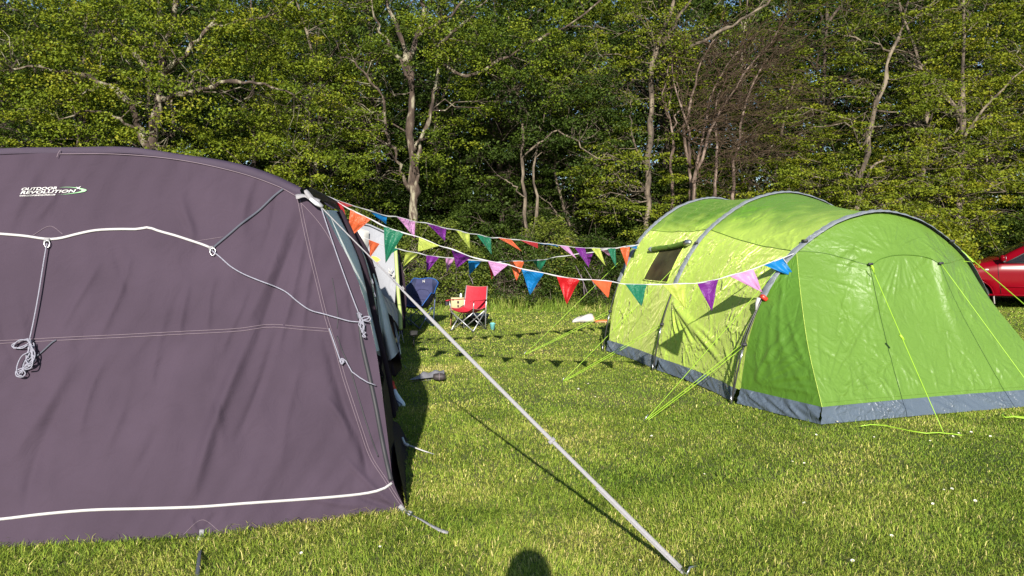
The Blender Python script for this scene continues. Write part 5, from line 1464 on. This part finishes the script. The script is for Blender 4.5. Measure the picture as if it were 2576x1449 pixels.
wk2 = wk.copy(); wk2[..., 1] += .05
wkm = MB(); wkm.grid(wk); wkm.grid(wk2); wkm.build('woven_panel', 'wicker', BT)
MB().tube(P_([(985, 866), (997, 858), (994, 850)], 10.85), .022, 6).build('panel_edge', 'cream_card', BT)
MB().tube([P(1000, 905, 10.6), P(1012, 915, 10.4), G(1022, 925)], .006, 5).build('peg_cord', 'webbing_grey', BT)

# ============================================================ camping chairs
def legs(root, hw, d0, d1, zt, m, feet=.03):
    """crossed tube frame: x half width, y rear d0, y front d1"""
    def lg(a, b_, nm='leg'): 
        o = MB().tube([a, b_], .0105, 8).build(nm, m, None); o.parent = root
        f = MB().tube([np.array(a), np.array(a) + (0, 0, .022)], .016, 8).build('foot', 'black_parts_and_shade', None); f.parent = o
    lg((-hw, d1, 0), (hw, d1 + .02, zt)); lg((hw, d1 + .03, 0), (-hw, d1 - .01, zt))
    lg((-hw, d0, 0), (hw, d0 - .02, zt)); lg((hw, d0 + .02, 0), (-hw, d0 - .01, zt))
    lg((-hw - .02, d0 + .02, 0), (-hw, d1, zt)); lg((-hw, d1 - .02, 0), (-hw - .01, d0, zt))
    lg((hw + .02, d0 + .02, 0), (hw, d1, zt)); lg((hw, d1 - .02, 0), (hw + .01, d0, zt))
def child(mb, nm, m, root, **k):
    o = mb.build(nm, m, None, **k); o.parent = root; return o
def red_chair(x, y, rz):
    r = thing('camping_chair', 'bright red folding camping chair on grey crossed tube legs, standing on the grass', 'chair', (x, y, 0), rz)
    hw = .25
    legs(r, hw, .02, -.44, .38, 'steel_tube')
    for s in (-1, 1):
        child(MB().tube([(s * hw, .03, .0), (s * (hw + .005), .045, .45), (s * hw * .97, .12, .86)], .011, 8), 'back_post', 'steel_tube', r)
        child(MB().tube([(s * hw, -.44, .36), (s * (hw + .03), -.46, .60)], .010, 8), 'arm_post', 'steel_tube', r)
        child(MB().ribbon([(s * (hw + .03), -.56, .60), (s * (hw + .035), -.48, .612), (s * (hw + .02), -.2, .60), (s * (hw + .005), .06, .60)], [.05, .06, .055, .04], (0, 0, 1), .012), 'armrest', 'red_cloth', r)
    # continuous sling
    prof = [(.125, .86), (.10, .74), (.085, .62), (.06, .50), (.01, .41), (-.10, .375), (-.25, .375), (-.38, .39), (-.46, .41)]
    pr = resample(prof, 40); A = np.zeros((24, 40, 3))
    for i, u_ in enumerate(np.linspace(-1, 1, 24)):
        for j, (py_, pz_) in enumerate(pr):
            v_ = j / 39; wd = hw * (1.0 if v_ < .3 else 1.0)
            sg = (1 - u_ * u_)
            A[i, j] = (u_ * wd, py_ + .03 * sg * (v_ < .5) * (1 - v_), pz_ - .035 * sg * (v_ > .4) - (.02 * sg if v_ < .1 else 0) * (1 - v_ * 10) + .05 * abs(u_) ** 3 * (v_ > .5))
    s_ = MB().grid(A); s_.grid(A - (0, -.006, .006)); o = child(s_, 'seat_sling', 'red_cloth', r)
    child(MB().tube([A[0, j] for j in range(0, 40, 3)][::-1] + [A[i, 0] for i in range(0, 24, 3)] + [A[-1, j] for j in range(0, 40, 3)], .007, 5), 'binding', 'pink_binding', r)
    child(MB().tube([(-hw - .06, -.50, .60), (-hw - .06, -.50, .50)], .04, 10, cap=False), 'cup_holder', 'black_parts_and_shade', r)
    return r
RC = P(1192, 800, 14.75)
red_chair(RC[0], 14.72, R(-28))
def blue_chair(x, y, rz):
    r = thing('camping_chair', 'navy padded bucket camping chair with bright blue edging beside the grey tent', 'chair', (x, y, 0), rz)
    legs(r, .27, .04, -.46, .40, 'navy_tube')
    for s in (-1, 1):
        child(MB().tube([(s * .27, .05, 0), (s * .29, .09, .50), (s * .27, .16, .93)], .012, 8), 'back_post', 'navy_tube', r)
        child(MB().tube([(s * .27, -.46, .38), (s * .33, -.40, .58)], .011, 8), 'arm_post', 'navy_tube', r)
    prof = [(.17, .985), (.13, .86), (.10, .72), (.07, .60), (.0, .49), (-.12, .43), (-.27, .42), (-.42, .435), (-.52, .45)]
    pr = resample(prof, 44); A = np.zeros((30, 44, 3)); rs = np.random.default_rng(2)
    for i, u_ in enumerate(np.linspace(-1, 1, 30)):
        for j, (py_, pz_) in enumerate(pr):
            v_ = j / 43; a = abs(u_)
            wing = max(0, (a - .55) / .45)
            k = math.sin(math.pi * min(1, max(0, (v_ - .05) / .9)))
            q = .012 * math.sin(v_ * 26) * (1 - wing)
            A[i, j] = (u_ * (.33 + .09 * k), py_ - wing ** 1.5 * .25 * k - q * (v_ < .5), pz_ + wing ** 1.6 * .24 * max(0, k) * min(1, max(0, (v_ - .3) * 5)) + q * (v_ >= .5) - .07 * max(0, (a - .7) / .3) ** 2 * (v_ < .2) * (1 - v_ * 5) + .012 * math.sin(u_ * 5 + v_ * 9))
    o = child(MB().grid(A[6:24]), 'seat_pad', 'navy_cloth', r)
    child(MB().grid(A[:7]), 'side_wing', 'navy_cloth_dark', r); child(MB().grid(A[23:]), 'side_wing', 'navy_cloth_dark', r)
    child(MB().grid(A + (0, .022, -.018)), 'back_cloth', 'navy_cloth_dark', r)
    child(MB().tube([A[0, j] for j in range(43, -1, -3)] + [A[i, 0] for i in range(0, 30, 3)] + [A[-1, j] for j in range(0, 44, 3)] + [A[i, -1] for i in range(29, -1, -4)], .010, 5), 'binding', 'blue_binding', r)
    for vv_ in ((10, .03), (20, .03)):
        j0 = vv_[0]
        child(MB().tube([A[i, int(j0 + 4.5 * ((i - 15) / 9) ** 2)] + (0, -.006, .004) for i in range(7, 24)], .004, 4), 'quilt_seam', 'navy_cloth_dark', r)
        child(MB().tube([A[i, int(j0 + 8.5 - 4.5 * ((i - 15) / 9) ** 2)] + (0, -.006, .004) for i in range(7, 24)], .004, 4), 'quilt_seam', 'navy_cloth_dark', r)
    m_ = MB(); c = A[15, 3] + (.0, -.02, 0)
    m_.tube([c + (-.022, 0, -.026), c + (-.022, 0, .026)], .007, 4); m_.tube([c + (.018, 0, -.026), c + (.018, 0, .024)], .007, 4); m_.tube([c + (-.022, 0, .022), c + (.018, 0, -.012)], .006, 4); m_.tube([c + (.012, 0, .034), c + (.030, 0, .034)], .005, 4)
    child(m_, 'emblem', 'logo_white', r)
    return r
BC = P(1062, 800, 15.2)
blue_chair(BC[0] - .04, 15.25, R(-26))

# cream box on a little wooden stand behind the red chair
bx = thing('cardboard_box', 'cream printed box behind the left arm of the red camping chair', 'box', tuple(P(1150, 775, 15.3)))
x_, z_ = P(1151, 775, 15.3)[0], P(1151, 776, 15.3)[2]
MB().box((x_, 15.3, z_ + .115), (.27, .2, .23), Matrix.Rotation(.12, 4, 'Z'), .006).build('carton', 'cream_card', bx)
pm = MB(); pm.box((x_ - .09, 15.19, z_ + .19), (.05, .006, .035)); pm.build('printed_mark', 'dark_print', bx)
pm = MB(); pm.box((x_ + .02, 15.19, z_ + .14), (.04, .006, .05)); pm.build('printed_mark', 'dark_print', bx)
pm = MB(); pm.box((x_ + .02, 15.19, z_ + .06), (.03, .006, .05)); pm.build('printed_mark', 'dark_print', bx)
stt = thing('camp_stool', 'small wooden stool under the cream box, half hidden by the red chair', 'stool', (x_, 15.3, 0))
MB().box((x_, 15.3, z_ - .018), (.34, .28, .03), None, .005).build('stool_top', 'wood_brown', stt)
for sx in (-1, 1):
    for sy in (-1, 1): MB().tube([(x_ + sx * .14, 15.3 + sy * .11, 0), (x_ + sx * .12, 15.3 + sy * .09, z_ - .03)], .014, 6).build('leg', 'wood_brown', stt)
cupw = thing('bottle', 'small white bottle standing on top of the cream box', 'bottle', (x_ + .07, 15.3, z_ + .235))
MB().lathe((x_ + .07, 15.3, z_ + .232), [(0, 0), (.024, 0), (.024, .055), (.012, .07), (.012, .085), (0, .085)], 12).build('flask', 'white_plastic', cupw)
# fire bowl
fb = thing('fire_pit', 'low dark fire bowl with a grey rim on the grass behind the red chair', 'fire pit', (P(1199, 800, 15.6)[0], 15.6, 0))
fx = P(1200, 800, 15.6)[0]
MB().lathe((fx, 15.6, .05), [(0, .0), (.12, .0), (.22, .06), (.255, .15), (.24, .15), (.2, .07), (0, .02)], 28).build('bowl', 'fire_iron', fb)
MB().lathe((fx, 15.6, .0), [(.255, .198), (.262, .205), (.262, .215), (.15, .235), (0, .24)], 28).build('lid', 'lid_grey', fb)
for a in (0.5, 2.6, 4.7): MB().tube([(fx + .2 * math.cos(a), 15.6 + .2 * math.sin(a), 0), (fx + .17 * math.cos(a), 15.6 + .17 * math.sin(a), .1)], .012, 6).build('leg', 'fire_iron', fb)
# aqua beaker
g = G(1239, 830)
ab = thing('plastic_beaker', 'translucent aqua plastic beaker on the grass right of the red chair', 'beaker', tuple(g))
MB().lathe((g[0], g[1], .0), [(0, .005), (.038, .0), (.055, .12), (.062, .125), (.062, .132), (.050, .130), (.034, .01)], 20).build('cup', 'aqua_plastic', ab)
MB().tube([(g[0] - .055, g[1], .11), (g[0] - .03, g[1] - .02, .145), (g[0] + .03, g[1] - .02, .145), (g[0] + .055, g[1], .11)], .005, 5).build('handle', 'aqua_plastic', ab)
# solar stake lamp
g = G(1041, 872)
sl = thing('solar_light', 'small black solar garden light on a stake at the edge of the awning shadow', 'garden light', tuple(g))
MB().box((g[0], g[1], .225), (.125, .10, .018), Matrix.Rotation(R(40), 4, 'X'), .004).build('panel', 'tyre', sl)
MB().box((g[0], g[1] + .02, .20), (.10, .05, .06), Matrix.Rotation(R(20), 4, 'X'), .008).build('lamp_head', 'car_black', sl)
MB().tube([(g[0], g[1], .20), (g[0], g[1], .0)], .011, 8).build('stake', 'fire_iron', sl)
# white cushion-like bag and orange strap on the grass by the tent
g = G(1470, 812)
wb = thing('kit_bag', 'white nylon bag lying on the grass beside the back of the green tent', 'bag', tuple(g))
def lump(c, prof, n=20, squash=.6, m='white_nylon', nm='sack', parent=None, rz=0, seed=1):
    """prof: (x, radius)"""
    rs = np.random.default_rng(seed); A = np.zeros((len(prof), n, 3))
    for i, (x, r_) in enumerate(prof):
        for k in range(n):
            a = 2 * math.pi * k / (n - 1); rr = r_ * (1 + .06 * math.sin(a * 3 + x * 20 + seed))
            X = x; Yy = rr * math.cos(a); Z = max(.0, rr * squash * (1 + math.sin(a)) * .9)
            A[i, k] = (c[0] + X * math.cos(rz) - Yy * math.sin(rz), c[1] + X * math.sin(rz) + Yy * math.cos(rz), c[2] + Z)
    mb = MB().grid(A); return mb.build(nm, m, parent)
pf = resample([(-.27, .01), (-.25, .05), (-.18, .09), (-.05, .14), (.08, .165), (.17, .165), (.185, .15)], 26)
lump(g, [tuple(p) for p in pf], 26, .62, 'white_nylon', 'sack', wb)
lump(g + (.17, -.01, .012), [(0, .135), (.03, .13), (.06, .06)], 20, .6, 'tan_cloth', 'bag_mouth', wb)
MB().tube([g + (.0, -.13, .03), g + (-.04, -.09, .12), g + (-.10, .02, .165)], .005, 5).build('draw_cord', 'dark_print', wb)
g = G(1512, 812)
ob = thing('rolled_mat', 'orange edged pale mat beside the white bag and the back pole of the green tent', 'mat', tuple(g))
lump(g, [(-.14, .02), (-.12, .05), (.0, .06), (.12, .055), (.14, .02)], 16, .5, 'tan_cloth', 'mat_body', ob, seed=3)
MB().ribbon([g + (-.13, -.05, .04), g + (0, -.05, .055), g + (.13, -.03, .06)], .03, (0, -1, .5), .004).build('edge_band', 'orange_cloth', ob)
# grey bag with dark roll
g = G(1078, 956)
gb = thing('tent_bag', 'flat grey carry bag lying on the grass just outside the awning shadow', 'bag', tuple(g))
A = np.zeros((26, 10, 3))
for i, u_ in enumerate(np.linspace(0, 1, 26)):
    for j, v_ in enumerate(np.linspace(0, 1, 10)):
        a = np.array(G(1030 + 88 * u_, 963 - 10 * u_)); b_ = np.array(G(1040 + 77 * u_, 952 - 12 * u_))
        w_ = .25 + .75 * min(1, u_ * 4)
        p = a * (1 - v_) + (a * (1 - w_) + b_ * w_) * v_
        A[i, j] = p + (0, 0, .034 + .045 * math.sin(math.pi * v_) * min(1, u_ * 3) * (1 + .3 * math.sin(u_ * 17 + v_ * 3)))
Ab = A.copy(); Ab[..., 2] = .003
m_ = MB().grid(A); m_.grid(Ab); m_.build('bag_cloth', 'grey_bag', gb)
g = G(1106, 961)
dr = thing('stuff_sack', 'small dark rolled sack lying at the end of the flat grey bag', 'sack', tuple(g))
MB().lathe((g[0], g[1] - .01, .065), [(0, -.075), (.032, -.075), (.042, -.05), (.046, 0), (.043, .04), (.03, .07), (0, .078)], 20, axis='x').build('sack', 'dark_bag', dr)
MB().lathe((g[0], g[1] - .01, .065), [(.047, -.003), (.048, 0), (.047, .003)], 20, axis='x').build('band', 'thread_pale', dr)
# red and white object hanging at the mud flap
a0, a1, a2, a3 = P(984, 962, 7.75), P(991, 981, 7.7), P(1003, 1005, 7.65), P(1015, 1027, 7.6)
rw = thing('hand_tool', 'white plastic hand tool with a red grip propped against the awning skirt', 'tool', tuple(a3))
MB().tube([a0, (a0 + a1) / 2, a1], [.034, .028, .032], 10).build('grip', 'red_plastic', rw)
MB().tube([a1, a1 * .6 + a2 * .4, a2, a2 * .5 + a3 * .5, a3], [.026, .024, .034, .040, .034], 10).build('handle_body', 'white_plastic', rw)
MB().tube([P(992, 1003, 7.6), P(1001, 1010, 7.56), P(1012, 1018, 7.55)], .006, 5).build('cord', 'navy_tube', rw)
# lime cords lying on the grass
c1 = MB().tube([G(a, b_, .035) for a, b_ in ((2165, 1072), (2190, 1068), (2225, 1070), (2262, 1078), (2290, 1084), (2330, 1090), (2360, 1088), (2400, 1092), (2420, 1095))], .0045, 5).build('guy_cord', 'guy_lime', None)
tag(c1, 'loose lime cord trailing over the grass in front of the green tent', 'cord')
c1 = MB().tube([G(a, b_, .045) for a, b_ in ((2576, 1052), (2550, 1048), (2530, 1050), (2520, 1045), (2526, 1038), (2540, 1040), (2545, 1046), (2580, 1050), (2620, 1055))], .006, 5).build('guy_cord', 'guy_lime', None)
tag(c1, 'lime cord with a loop lying on the grass at the right picture edge', 'cord')
# daisies
rd = random.Random(9)
dv, DZ = [(1640, 1105), (1770, 1200), (2022, 1172), (2196, 1105), (2118, 1060), (2393, 1105), (2410, 1098), (2340, 1115), (2390, 1240), (2345, 1275), (2372, 1240), (2450, 1270), (2025, 1275), (2145, 1425), (1497, 1003), (1455, 985), (955, 1385), (1605, 1500 - 80), (2050, 1100), (2105, 1068), (2490, 1105), (2440, 1095), (760, 1400), (1480, 970), (2240, 1360), (1990, 1170)], []
dsrc = None
for (a, b_) in dv:
    g = G(a, b_, .0)
    if dsrc is None:
        dsrc = thing('daisy', 'tiny white daisy dotted in the mown grass', 'flower', (g[0], g[1], 0), 0, 'daisies scattered in the grass')
        o = MB().tube([(0, 0, 0), (.003, 0, .045)], .0012, 4).build('stem', 'leaf_oak', None); o.parent = dsrc
        pe = MB()
        for k in range(11):
            q = 2 * math.pi * k / 11; cc, ss = math.cos(q), math.sin(q)
            pe.add([(.003 + .003 * cc, .003 * ss, .046), (.003 + .011 * cc - .0035 * ss, .011 * ss + .0035 * cc, .049), (.003 + .014 * cc, .014 * ss, .050), (.003 + .011 * cc + .0035 * ss, .011 * ss - .0035 * cc, .049)], [(0, 1, 2, 3)])
        o = pe.build('petals', 'daisy_white', None); o.parent = dsrc
        o = MB().lathe((.003, 0, .046), [(0, .006), (.003, .005), (.0045, .001), (0, 0)], 8).build('centre', 'daisy_yellow', None); o.parent = dsrc
        c = dsrc
    else:
        c = copy_tree(dsrc); c.location = (g[0], g[1], 0)
    c.rotation_euler = (R(rd.uniform(15, 35)), R(rd.uniform(-15, 15)), rd.uniform(-.5, .5)); s_ = rd.uniform(.5, .8); c.scale = (s_, s_, s_)

# ============================================================ red car
CY = 19.6; CX0 = 12.31
CR = thing('parked_car', 'dark red car parked side-on in front of the wood at the right', 'car', (CX0, CY, 0))
prof_top = resample([(11.42, .62), (11.44, .80), (11.55, .98), (11.9, 1.10), (12.3, 1.19), (12.78, 1.29), (13.2, 1.53), (13.62, 1.72), (14.1, 1.79), (15.0, 1.78), (15.55, 1.70), (15.75, 1.3), (15.85, .9), (15.82, .55)], 90)
belt = lambda x: np.interp(x, [11.4, 11.9, 12.4, 12.85, 14, 15.8], [.75, 1.0, 1.10, 1.19, 1.21, 1.24])
A = []
for (x, z) in prof_top:
    zb = min(belt(x), z - .02); sec = []
    nose = np.clip((x - 11.42) / .5, 0, 1) ** .5; tail = np.clip((15.88 - x) / .4, 0, 1) ** .5; ins = .28 * (1 - min(nose, tail))
    gl = max(0, z - 1.2)
    half = [(.07, .34), (.015, .45), (.0, .62), (.0, .78), (.012, .92), (.02, zb * .98), (.035, zb), (.05 + gl * .34, z - .05 if gl > .05 else z - .02), (.14 + gl * .36, z), (.45, z + .03), (.9, z + .04)]
    half = [(a, min(b_, z + .04)) for a, b_ in half]
    sec = [(x, CY + a + ins * (1 if a < .5 else 0), b_) for a, b_ in half] + [(x, CY + 1.8 - a - ins * (1 if a < .5 else 0), b_) for a, b_ in half[-2::-1]]
    A.append(sec)
A = np.array(A)
# wheel arches: lift the sill around both axles
for cx in (CX0, CX0 + 2.62):
    for i in range(len(A)):
        dx = abs(A[i, 0, 0] - cx)
        if dx < .42:
            h = .34 + math.sqrt(.42 ** 2 - dx ** 2)
            for j in list(range(0, 5)) + list(range(A.shape[1] - 5, A.shape[1])): A[i, j, 2] = max(A[i, j, 2], h + .02 * min(j, A.shape[1] - 1 - j))
nA, kA = A.shape[:2]
bo_ = gridobj('body', A, 'car_red', CR)
ctrs = A[:, :, :].reshape(-1, 3)
wsc = A[(A[:, 0, 0] > 12.86) & (A[:, 0, 0] < 13.60), 8:-8].copy(); wsc += np.array((-.012, 0, .010))
gridobj('windscreen', wsc, 'car_glass', CR)
MB().box((13.62, CY + .9, .36), (4.1, 1.5, .12), None, .02).build('underside', 'car_black', CR)
for cx in (CX0, CX0 + 2.62):
    for yy, s in ((CY + .02, -1), (CY + 1.60, 1)):
        y0 = yy
        w_ = MB().lathe((cx, y0, .34), [(.20, .0), (.30, .0), (.335, .02), (.345, .06), (.345, .15), (.33, .19), (.2, .2)], 36, axis='y').build('wheel', 'tyre', CR)
        rm = MB().lathe((cx, y0, .34), [(0, .015), (.05, .012), (.06, .03), (.17, .035), (.20, .004), (.215, .002), (.215, .05), (.2, .12), (0, .12)], 36, axis='y')
        for k in range(5):
            a = k * 2 * math.pi / 5 + .3
            rm.box((cx + .115 * math.cos(a), y0 + .02, .34 + .115 * math.sin(a)), (.15, .03, .045), Matrix.Rotation(-a, 4, 'Y'), .008)
        r_o = rm.build('rim', 'rim_grey', CR); 
        r_o.parent = w_
        MB().lathe((cx, y0, .34), [(.41, .03), (.41, .25), (.0, .26)], 30, axis='y').build('wheel_housing', 'car_black', CR)
    ar_ = MB().tube([(cx + .415 * math.cos(a), CY - .004, .34 + .415 * math.sin(a)) for a in np.linspace(.0, math.pi, 24)], .018, 6); ar_.build('arch_lip', 'car_red', CR)
    MB().box((cx + .43, CY + .07, .27), (.03, .16, .27), Matrix.Rotation(-.12, 4, 'Y'), .008).build('mud_flap', 'flap_grey', CR)
def sidew(pts, yo=-.006):
    return [(x, CY + np.interp(z, [1.19, 1.75], [.038, .24]) + yo, z) for x, z in pts]
wn = sidew([(12.98, 1.225), (13.22, 1.36), (13.68, 1.63), (14.05, 1.69), (14.05, 1.225)])
MB().add(wn, [(0, 1, 2, 3, 4)]).build('side_window', 'car_glass', CR, smooth=False)
MB().tube(wn + [wn[0]], .014, 6).build('window_seal', 'car_black', CR)
wn = sidew([(14.16, 1.225), (14.16, 1.69), (15.0, 1.67), (15.1, 1.235)])
MB().add(wn, [(0, 1, 2, 3)]).build('side_window', 'car_glass', CR, smooth=False)
MB().tube(wn + [wn[0]], .014, 6).build('window_seal', 'car_black', CR)
mir = MB(); mir.box((12.86, CY - .10, 1.34), (.10, .20, .17), Matrix.Rotation(.15, 4, 'Z'), .04); mir.build('door_mirror', 'car_red', CR)
MB().box((12.925, CY - .10, 1.335), (.006, .16, .12), Matrix.Rotation(.15, 4, 'Z')).build('mirror_glass', 'metal_pole', CR)
MB().box((12.93, CY + .0, 1.25), (.08, .08, .05), None, .01).build('mirror_stem', 'car_black', CR)
for pts in ([(12.80, 1.20), (12.82, .95), (12.86, .6), (12.90, .40)], [(14.10, 1.21), (14.10, .40)], [(12.80, 1.205), (13.4, 1.212), (14.9, 1.23)]):
    MB().tube([(x, CY - .001 if z < 1.15 else CY + .022, z) for x, z in pts], .005, 5).build('door_gap', 'car_black', CR)
MB().box((13.55, CY - .004, .60), (1.35, .03, .05), None, .01).build('rub_strip', 'car_red', CR)
MB().box((13.6, CY + .02, .375), (2.0, .05, .05), None, .012).build('sill', 'car_red', CR)
MB().box((13.85, CY - .008, 1.06), (.18, .035, .035), None, .01).build('door_handle', 'car_red', CR)
mk = P(2479, 678, CY); MB().box((mk[0], CY + .0, mk[2]), (.075, .03, .035), None, .008).build('side_marker', 'lens_clear', CR)
MB().box((11.55, CY + .28, .86), (.18, .30, .16), Matrix.Rotation(.3, 4, 'Z'), .04).build('headlight', 'lens_clear', CR)
CR.rotation_euler = (0, 0, R(-20))
bo = thing('water_bottle', 'white water bottle with a blue label seen through the red car window', 'bottle', (13.10, CY + .35, 1.15))
MB().lathe((13.18, CY + .06, 1.16), [(0, 0), (.045, 0), (.045, .17), (.02, .215), (.02, .24), (0, .24)], 16).build('flask', 'bottle_white', bo)
MB().lathe((13.18, CY + .06, 1.16), [(.047, .05), (.047, .12)], 16).build('sleeve', 'bottle_blue', bo)

# ============================================================ the photographer (only the head's shadow reaches the picture)
PX0, PY0 = .0, -.36
pr = thing('person', 'person in a dark jumper holding up a phone, head shadow falling on the foreground grass', 'person', (PX0, PY0, 0))
def skin_body(name, chains, m, parent, sub=2):
    """chains: list of point lists with radii sharing exact joints"""
    vs = []; es = []; rd_ = []; key = {}
    for ch in chains:
        prev = None
        for (x, y, z, r_) in ch:
            k = (round(x, 4), round(y, 4), round(z, 4))
            if k not in key: key[k] = len(vs); vs.append((x, y, z)); rd_.append(r_)
            i = key[k]
            if prev is not None: es.append((prev, i))
            prev = i
    me = bpy.data.meshes.new(name); me.from_pydata(vs, es, []); me.update()
    o = bpy.data.objects.new(name, me); COL.objects.link(o)
    md = o.modifiers.new('skin', 'SKIN'); sv = me.skin_vertices[0].data
    for i, r_ in enumerate(rd_): sv[i].radius = (r_, r_)
    sv[0].use_root = True
    sb = o.modifiers.new('sub', 'SUBSURF'); sb.levels = sub; sb.render_levels = sub
    for p in me.polygons: p.use_smooth = True
    me.materials.append(MATS[m]); md.use_smooth_shade = True
    o.parent = parent
    return o
def arm(s):
    ch = [(0, 0, 1.42, .10), (s * .17, 0, 1.42, .062), (s * .235, .05, 1.20, .045), (s * .12, .22, 1.33, .034), (s * .07, .325, 1.50, .024), (s * .055, .335, 1.545, .026)]
    return ch
def fingers(s):
    out = []
    for k in range(4):
        z = 1.555 + .018 * k
        out.append([(s * .055, .335, 1.545, .026), (s * .062, .338, z + .005, .010), (s * .045, .322, z + .012, .009), (s * .030, .318, z + .014, .008)])
    out.append([(s * .055, .335, 1.545, .026), (s * .045, .345, 1.57, .011), (s * .025, .342, 1.585, .009)])
    return out
body = [[(0, 0, .98, .15), (0, 0, 1.12, .135), (0, 0, 1.28, .145), (0, 0, 1.42, .10), (0, .0, 1.53, .052), (0, .015, 1.60, .055), (0, .02, 1.67, .085), (0, .015, 1.745, .088)]]
body += [arm(1), arm(-1)] + fingers(1) + fingers(-1)
for s in (-1, 1):
    body.append([(0, 0, .98, .15), (s * .10, 0, .90, .095), (s * .11, .01, .50, .058), (s * .115, -.02, .09, .042), (s * .12, .14, .035, .035)])
skin_body('body', body, 'skin', pr)
hr = MB()
hr.lathe((0, -.015, 1.71), [(0, .135), (.06, .125), (.102, .08), (.118, .02), (.122, -.05), (.120, -.12), (.10, -.17), (.05, -.18)], 20)
hv = np.array(hr.v); hv[:, 1] = np.where(hv[:, 1] > .05, .05 + (hv[:, 1] - .05) * .3, hv[:, 1]); hr.v = [tuple(p) for p in hv]
hr.build('hair', 'hair', None).parent = pr
nf = MB(); nf.tube([(0, .10, 1.72), (0, .128, 1.685), (0, .108, 1.675)], [.010, .016, .008], 6); nf.build('nose', 'skin', None).parent = pr
for s in (-1, 1):
    MB().lathe((s * .032, .098, 1.722), [(0, .012), (.010, .006), (.012, 0), (0, -.004)], 10, axis='y').build('eye', 'dark_print', None).parent = pr
skin_body('jumper', [[(0, 0, .94, .172), (0, 0, 1.12, .155), (0, 0, 1.28, .165), (0, 0, 1.42, .118), (0, 0, 1.48, .07)],
                     [(0, 0, 1.42, .118), (.17, 0, 1.42, .078), (.235, .05, 1.20, .060), (.125, .215, 1.325, .046)], [(0, 0, 1.42, .118), (-.17, 0, 1.42, .078), (-.235, .05, 1.20, .060), (-.125, .215, 1.325, .046)]], 'jumper', pr)
ph_ = thing('phone', 'dark phone held up at eye height by the photographer', 'phone', (0, -.028, 1.60))
MB().box((0, -.028, 1.625), (.074, .009, .15), None, .004).build('case', 'car_black', ph_)
